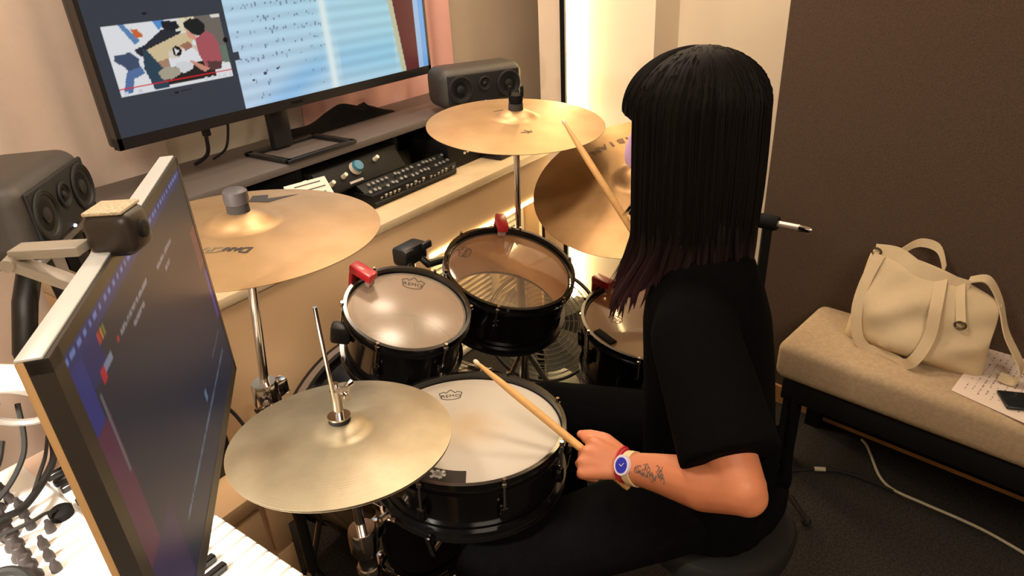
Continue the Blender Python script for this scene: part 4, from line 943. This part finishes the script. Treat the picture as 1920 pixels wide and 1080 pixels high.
# ---- body (one continuous skin)
B=MB()
tc=V((1.115,.318,0))
lo=loft([(1.10,.288,.50,.085,.14),(1.10,.29,.60,.10,.15),(1.11,.305,.72,.085,.125),(1.11,.335,.83,.095,.13),(1.118,.35,.93,.085,.13),(1.128,.36,.985,.055,.105),(1.14,.37,1.04,.045,.06)],RT); B.add(lo.v,lo.f)
nk0=V((1.137,.362,1.03)); nk1=Hc-fH*.022-up*.075
B.cone(nk0,.052,nk1,.050,20)
B.sphere(Hc-fH*.012+up*.018,(.092,.073,.098),24,RH); B.sphere(Hc+fH*.034-up*.048,(.060,.054,.066),20,RH); B.sphere(Hc+fH*.055-up*.088,(.030,.030,.022),14,RH)
B.chain([Hc+fH*.082+up*.012,Hc+fH*.095-up*.018,Hc+fH*.099-up*.036],[.009,.010,.011],10)
B.sphere(Hc+fH*.082+up*.022,(.012,.045,.010),12,RH); B.sphere(Hc+fH*.088-up*.068,(.012,.022,.009),12,RH)
for s_ in (-1,1): B.sphere(Hc+lH*.075*s_-fH*.006-up*.012,(.018,.008,.031),12,RH)
B.chain([shL+RT@V((-.02,-.05,.0)),shL,shL.lerp(elL,.5),elL],[.045,.050,.044,.040]); B.chain([elL,elL.lerp(wrL,.28)+V((-.004,0,-.002)),elL.lerp(wrL,.7),wrL],[.041,.043,.032,.0255])
B.sphere(elL+(elL-wrL).normalized()*.014-up*.014,.032,14)
B.chain([shR+RT@V((-.02,.05,.0)),shR,shR.lerp(elR,.5),elR],[.045,.050,.044,.038]); B.chain([elR,elR.lerp(wrR,.3),elR.lerp(wrR,.7),wrR],[.038,.040,.031,.025])
for h,k,a in ((hipL,knL,anL),(hipR,knR,anR)):
    B.chain([h,h.lerp(k,.5),k],[.082,.070,.054]); B.chain([k,k.lerp(a,.35),a],[.052,.050,.034])
    fd=(k-h); fd.z=0; fd.normalize(); B.chain([a-fd*.02-up*.045,a+fd*.06-up*.062,a+fd*.13-up*.072],[.030,.028,.022])
def hand(wr,tip,grip,s=1.0,nrm_hint=None):
    """fist around the stick: stick runs grip->tip; returns skin lumps"""
    st=(tip-grip).normalized(); 
    h=(grip-wr); nrm=V(nrm_hint); 
    h=(h-nrm*h.dot(nrm)).normalized(); nrm=(nrm-h*nrm.dot(h)).normalized()
    t_=nrm.cross(h); 
    if t_.dot(st)<0: t_=-t_
    pc=wr+h*.045*s
    for i in range(4):
        K=wr+h*(.078-.004*abs(i-2)-(.006 if i==0 else 0))*s+t_*(.030-.0195*i)*s+nrm*(.004-.002*abs(i-1.5))
        B.chain([wr+h*.006+t_*(.012-.007*i)*s,wr+h*.045*s+t_*(.022-.014*i)*s+nrm*.002,K],[.015*s,.0135*s,.0112*s],14)
        angs=((62,122,170),(78,150,205),(82,158,212),(84,160,215))[i] if True else 0
        ls=((.036,.022,.017),(.038,.025,.018),(.036,.023,.017),(.029,.018,.015))[i]; p=K; R_=(.0102,.0100,.0096,.0086)[i]*s
        for j in range(3):
            a=math.radians(angs[j]); d=h*math.cos(a)-nrm*math.sin(a)
            if i==0: d=(d+t_*.22).normalized()
            q=p+d*ls[j]*s; B.cone(p,R_*(1-.06*j),q,R_*(1-.06*(j+1)),12); p=q
    tb=[wr+h*.014*s+t_*.022*s-nrm*.006,wr+h*.045*s+t_*.043*s-nrm*.018*s,wr+h*.072*s+t_*.047*s-nrm*.030*s,wr+h*.092*s+t_*.045*s-nrm*.036*s]
    B.chain(tb,[.016*s,.0128*s,.0110*s,.0088*s],14)
    return h,nrm,t_
tipL=V((.811,.694,.862)); grL=V((.800,.470,.738))
camdir=(V((0,0,1.55))-grL).normalized()
hL,nL_,tL_=hand(wrL,tipL,grL,.98,(camdir+V((0,0,.25))).normalized())
tipR=V((1.251,.755,1.214)); grR=V((1.139,.474,1.038))
hR,nR_,tR_=hand(wrR,tipR,grR,.98,(V((.3,-.3,.8))).normalized())
bodymb=remeshed(B,.0042,5)
body=obj('body',bodymb,SKIN,pers,ang=180)
tree=BVHTree.FromPolygons([tuple(v) for v in bodymb.v],bodymb.f)
# eyes
for s_ in (-1,1):
    e=obj('eye',MB().sphere(Hc+fH*.083+lH*.031*s_+up*.004,.0115,12),mat('eye_white',(232,228,222),.2),pers); obj('iris',MB().sphere(Hc+fH*.0905+lH*.031*s_+up*.004,.0055,10),mat('dark_iris',(30,20,16),.2),e)
# ---- face mask
m_=MB(); vs=[]; nu_,nv2=22,12
for j in range(nv2+1):
    z=-.112+.084*j/nv2; tz=j/nv2
    for i in range(nu_+1):
        a=math.radians(-76+152*i/nu_); rf=.099+.017*math.exp(-((a)/.42)**2)*math.sin(PI*min(1,tz*.85+.12)); rl=.074
        if tz<.25: rf-=.024*(1-tz/.25); rl-=.012*(1-tz/.25)
        vs.append(Hc+fH*(rf*math.cos(a)+.002)+lH*(rl*math.sin(a))+up*(z+.010*math.cos(a)))
n_=len(vs); inn_=[v-(v-(Hc+up*(v-Hc).dot(up))).normalized()*.002 for v in vs]
fs=[(j*(nu_+1)+i,j*(nu_+1)+i+1,(j+1)*(nu_+1)+i+1,(j+1)*(nu_+1)+i) for j in range(nv2) for i in range(nu_)]
m_.add(vs+inn_,fs+[tuple(k+n_ for k in reversed(f_)) for f_ in fs])
msk=obj('face_mask',m_,mat('lilac_mask_cloth',(214,178,226),.8),pers,'lilac face mask showing at the hair edge')
m_=MB()
for s_ in (-1,1): m_.tube(spline([Hc+lH*.076*s_+fH*.026-up*.01,Hc+lH*.083*s_-fH*.004+up*.012,Hc+lH*.085*s_-fH*.022-up*.012,Hc+lH*.080*s_+fH*.0-up*.052,Hc+lH*.070*s_+fH*.03-up*.085],5),.0015,6)
obj('ear_loop',m_,WHITEP,msk)
# ---- t-shirt
S=MB()
lo=loft([(x_-.017,y_+.026,z_,a_,b_) for x_,y_,z_,a_,b_ in ((1.10,.288,.50,.138,.178),(1.10,.290,.58,.132,.176),(1.105,.30,.70,.126,.164),(1.113,.315,.83,.122,.160),(1.122,.328,.91,.118,.160),(1.130,.338,.965,.106,.148),(1.140,.342,1.008,.088,.118),(1.150,.345,1.045,.070,.080))],RT); S.add(lo.v,lo.f)
def sleeve(a,b_,f0,r0,r1,inner):
    e=a.lerp(b_,f0); S.sphere(a,r0,20); S.tube([a,a.lerp(e,.5),e],[r0,(r0+r1)/2*1.0,r1],24); S.cone(inner,r0*.98,a,r0,20)
sleeve(shL,elL,.84,.074,.079,shL-lT*.07+up*.004); sleeve(shR,elR,.80,.066,.072,shR+lT*.07+up*.004)
# folds
rnd=random.Random(2)
for k in range(9):
    q=math.radians(-40+k*24); z0=.56+.03*(k%3); p0=V((1.10,.29,z0))+RT@V((.128*math.cos(q),.166*math.sin(q),0)); q2=q+.35
    p1=V((1.105,.30,z0+.16))+RT@V((.117*math.cos(q2),.153*math.sin(q2),0)); S.cone(p0,.014,p1,.008,8)
shirt=obj('t_shirt',remeshed(S,.0075,6),CLOTH,pers,ang=180)
# ---- trousers
S=MB()
S.sphere((1.10,.29,.535),(.135,.172,.085),20,RT)
for h,k,a in ((hipL,knL,anL),(hipR,knR,anR)):
    S.chain([h,h.lerp(k,.5),k],[.094,.086,.069]); S.chain([k,k.lerp(a,.45),a],[.068,.066,.052]); 
for k in range(5):
    c0=hipL.lerp(knL,.25+.16*k); d=(knL-hipL).normalized(); sd=d.cross(up).normalized(); S.cone(c0+up*(.074-.022*k/4)+sd*.03,.010,c0+up*(.052-.012*k/4)-sd*.060+d*.05,.007,8)
obj('trousers',remeshed(S,.0075,5),CLOTH2,pers,ang=180)
for h,k,a in ((hipL,knL,anL),(hipR,knR,anR)):
    fd=(k-h); fd.z=0; fd.normalize(); S=MB(); S.chain([a-fd*.03-up*.052,a+fd*.06-up*.070,a+fd*.15-up*.082],[.042,.040,.032]); 
    obj('shoe',remeshed(S,.006,3),BMT,pers,ang=180)
# ---- hair
HAIR=mat('dark_hair',(14,10,9),.6,spec=.1)
nt=HAIR.node_tree; bs_=nt.nodes['Principled BSDF']; tcn=nt.nodes.new('ShaderNodeTexCoord'); sp=nt.nodes.new('ShaderNodeSeparateXYZ'); nt.links.new(tcn.outputs['Object'],sp.inputs[0])
mr=nt.nodes.new('ShaderNodeMapRange'); mr.inputs[1].default_value=-.19; mr.inputs[2].default_value=-.33; nt.links.new(sp.outputs[2],mr.inputs[0])
mx=nt.nodes.new('ShaderNodeMix'); mx.data_type='RGBA'; mx.inputs[6].default_value=(*lin((15,11,9)),1); mx.inputs[7].default_value=(*lin((54,33,35)),1); nt.links.new(mr.outputs[0],mx.inputs[0]); nt.links.new(mx.outputs[2],bs_.inputs['Base Color'])
def hang(th): return (th+PI)%(2*PI)-PI          # 0 front, +left
def hbot(th):
    a=abs(hang(th)); 
    # front locks reach the chest, the back stops at the neck
    base=-.238+.03*math.cos(a) 
    if hang(th)>0: base-=.105*math.exp(-((hang(th)-1.0)/.50)**2)
    else: base+=.02*math.exp(-((hang(th)+1.05)/.42)**2)
    return base
def hpt(th,t,off=0):
    """t 0 crown .. 1 tips"""
    ztop=.124; zb_=hbot(th); h_=hang(th)
    k=min(1,t/.30); 
    if t<.30: ang_=k*PI/2; z=ztop-.098*(1-math.cos(ang_)); rad=math.sin(ang_)
    else: z=(ztop-.098)+(zb_-(ztop-.098))*((t-.30)/.70); rad=1.0
    fr_=max(0,math.cos(th)); bk_=max(0,-math.cos(th))
    a=.117 if math.cos(th)>0 else .124; b_=.097
    tt=max(0,(t-.30)/.70)
    a2=a-(.005*tt if math.cos(th)>0 else -.004+.016*tt*tt); b2=b_+.006*tt-.010*tt*tt
    x=a2*math.cos(th); y=b2*math.sin(th)
    cv=0
    if abs(h_)<.66 and t>.335:                      # face opening below the fringe
        cv=min(1,(t-.335)/.045)*min(1,(.66-abs(h_))/.08); x=x*(1-cv)+.030*cv
        y=y*(1-.12*cv)
    g=(.0014*math.sin(th*34)+.0009*math.sin(th*61+2))*min(1,t*1.6)
    s_=1+ (off+g*min(1,t*3))/.11
    fwd=.045*max(0,tt-.72)/.28*math.exp(-((abs(h_)-1.05)/.5)**2)
    return Hc+RH@V((x*rad*s_+.004+fwd-.012*tt*(1 if math.cos(th)<0 else 0),y*rad*s_,z))+RH@V((-.014*(1-k),0,0))
m_=MB(); nth,ntt=150,30; vs=[hpt(0,0)]
for j in range(1,ntt+1):
    for i in range(nth): vs.append(hpt(2*PI*i/nth,j/ntt))
fs=[(0,1+i,1+(i+1)%nth) for i in range(nth)]
for j in range(ntt-1):
    for i in range(nth): fs.append((1+j*nth+i,1+(j+1)*nth+i,1+(j+1)*nth+(i+1)%nth,1+j*nth+(i+1)%nth))
fs.append(tuple(1+(ntt-1)*nth+i for i in range(nth)))
m_.add(vs,fs); hair=obj('hair',m_,HAIR,pers,'long straight dark hair with reddish tips',origin=Hc,ang=80)
m_=MB(); rnd=random.Random(11)
for k in range(520):
    th=rnd.uniform(.68,2*PI-.68) if k>60 else rnd.uniform(-.66,.66); tend=1.0+rnd.uniform(0,.03) if k>60 else .33
    t0=rnd.uniform(.02,.5) if k>60 else rnd.uniform(.02,.15); o_=rnd.uniform(.0002,.0014); pts=[]; dr=rnd.uniform(-.05,.05); n_=15; curl=rnd.uniform(-.004,.012)
    for i in range(n_):
        t=t0+(tend-t0)*i/(n_-1); p=hpt(th+dr*(i/(n_-1))**2,min(t,1.0),o_)
        if t>1: p=p+up*(-(t-1)*.30)+fH*curl*(t-1)*9
        if t>.8: p=p+fH*curl*((t-.8)/.2)**2*.8
        pts.append(p)
    m_.tube(pts,[.0004+.0011*math.sin(PI*min(1,.12+i/(n_-1))) for i in range(n_-1)]+[.0003],4)
for k in range(95):
    th=rnd.uniform(.82,2*PI-.95); t0=rnd.uniform(.70,.86); tend=1.0+rnd.uniform(.05,.22)*(1.0 if hang(th)>0 else .6); n_=14; pts=[]; rs_=[]
    sw=rnd.uniform(-.03,.10); cu_=rnd.uniform(.0,.022) if abs(hang(th))<1.8 else rnd.uniform(-.012,.008); w_=rnd.uniform(.003,.0075)
    for i in range(n_):
        q=i/(n_-1); t=t0+(tend-t0)*q; p=hpt(th+sw*q*q,min(t,1.0),-.002+.004*q)
        if t>1: p=p-up*((t-1)*.26)
        p=p+fH*cu_*q*q+lH*.004*math.sin(q*5+k); pts.append(p); rs_.append(w_*math.sin(PI*min(1,.15+.85*q*.62+.08))*(1-q**3)+.0003)
    m_.tube(pts,rs_,6)
obj('hair_strands',m_,HAIR,hair,kind='stuff',origin=Hc)
# ---- watch, bracelets, tattoo
fa=(elL-wrL).normalized(); wp=wrL+fa*.014
nW=(V((0,0,1.55))-wp).normalized(); nW=(nW-fa*nW.dot(fa)).normalized(); sW=fa.cross(nW)
def armring(off,rx,hw,th_,a0,a1,tiltk=0,n=28):
    pts=[];ws=[]
    for i in range(n+1):
        a=a0+(a1-a0)*i/n; d=nW*math.cos(a)+sW*math.sin(a); c0=wrL+fa*(off+tiltk*math.sin(a))
        hit=tree.ray_cast(c0+d*.08,-d); p=hit[0] if hit[0] is not None and (hit[0]-c0).length<.05 else c0+d*rx
        pts.append(p+d*(th_*.5+.0012)); ws.append(fa*hw)
    return MB().ribbon(pts,ws,th_)
wt=obj('wristwatch',armring(.016,.027,.0075,.002,-2.9,2.9,.004),mat('cream_leather_strap',(232,204,158),.6),pers,'blue-faced wristwatch on a cream strap')
hit=tree.ray_cast(wrL+fa*.016+nW*.08,-nW); wc_=(hit[0] if hit[0] is not None else wrL+nW*.027)+nW*.004
Mw=mat4(frame(nW,fa),wc_)
def egg(k): a=2*PI*k/32; r_=.0155*(1+.14*math.cos(a-2.2)); return r_*math.cos(a),r_*math.sin(a)*1.12
case=MB(); case.prism([egg(k) for k in range(32)],.0065,Mw@Matrix.Translation((0,0,-.003))); obj('watch_case',case,mat('white_watch_case',(226,222,240),.3),wt,'white oval case')
dl=MB(); dl.prism([(x*.76,y*.76) for x,y in map(egg,range(32))],.0012,Mw@Matrix.Translation((0,0,.0034))); obj('watch_dial',dl,mat('blue_watch_dial',(52,58,190),.15,coat=.5),wt,'shiny blue dial')
hd=MB(); 
for a,l_ in ((.9,.0075),(2.6,.0055)): hd.box(Mw@V((math.cos(a)*l_/2,math.sin(a)*l_/2,.0050)),(l_,.0009,.0004),Mw.to_3x3()@Matrix.Rotation(a,3,'Z'))
obj('watch_hand',hd,WHITEP,wt)
REDT=mat('red_braided_thread',(196,34,58),.7)
br1=MB()
for k in range(3):
    n=26; pts=[]
    for i in range(n):
        a=2*PI*i/n; d=nW*math.cos(a)+sW*math.sin(a); c0=wrL+fa*(-.004+.0022*k+.003*math.sin(a+k)); hit=tree.ray_cast(c0+d*.08,-d); p=hit[0] if hit[0] is not None and (hit[0]-c0).length<.05 else c0+d*.027
        pts.append(p+d*.0014)
    br1.tube(pts,.0019,6,closed=True)
obj('bracelet',br1,REDT,pers,'red braided thread bracelet')
tt_=MB(); rnd=random.Random(9)
def onarm(s_,a):
    d=nW*math.cos(a)+sW*math.sin(a); c0=wrL.lerp(elL,s_); hit=tree.ray_cast(c0+d*.09,-d)
    return (hit[0]+d*.0003) if hit[0] is not None else c0+d*.034
for k in range(15):
    s0=.20+.021*k+rnd.uniform(-.01,.01); a0_=rnd.uniform(-.35,.25)+.12; ph=rnd.uniform(0,6); pts=[]
    for i in range(12):
        q=i/11*rnd.uniform(3.5,5.0)+ph; pts.append(onarm(s0+.020*math.cos(q)*(1-i/18),a0_+.24*math.sin(q)*(1-i/18)))
    tt_.tube(pts,.0007,4)
for k in range(5):
    s0=.22+.05*k; tt_.tube([onarm(s0+.05*i/7,.10*math.sin(i*1.3+k)+.12+.1*(k%2)) for i in range(8)],.0010,4)
obj('tattoo',tt_,mat('blue_grey_tattoo_ink',(112,92,84),.6),body,'blue-grey scroll tattoo on the forearm',kind='stuff')
# ---- sticks
HICK=mat('hickory_wood',(226,176,110),.45,noise=(30,.12)); NYL=mat('pale_stick_tip',(232,214,184),.4)
def stick(tip,grip,label,L=.365):
    d=(tip-grip).normalized(); M=mat4(frame(-d),tip); o=thing('drumstick',label,'drumstick',tip-d*L,'drumsticks')
    obj('shaft',MB().lathe([(.0030,.012),(.0036,.016),(.0046,.035),(.0062,.065),(.0073,.10),(.0073,L-.008),(.006,L-.002),(0,L)],16,M),HICK,o)
    obj('tip',MB().lathe([(0,0),(.0030,.001),(.0046,.005),(.0046,.009),(.0032,.013),(0,.013)],14,M),NYL,o)
palmL=wrL+hL*.072-nL_*.024+tL_*.012
stick(tipL,palmL,'wooden drumstick in the left hand, tip up over the snare drum')
palmR=wrR+hR*.072-nR_*.024+tR_*.012
stick(tipR,palmR,'wooden drumstick held in front of the face, tip over the crash cymbal')
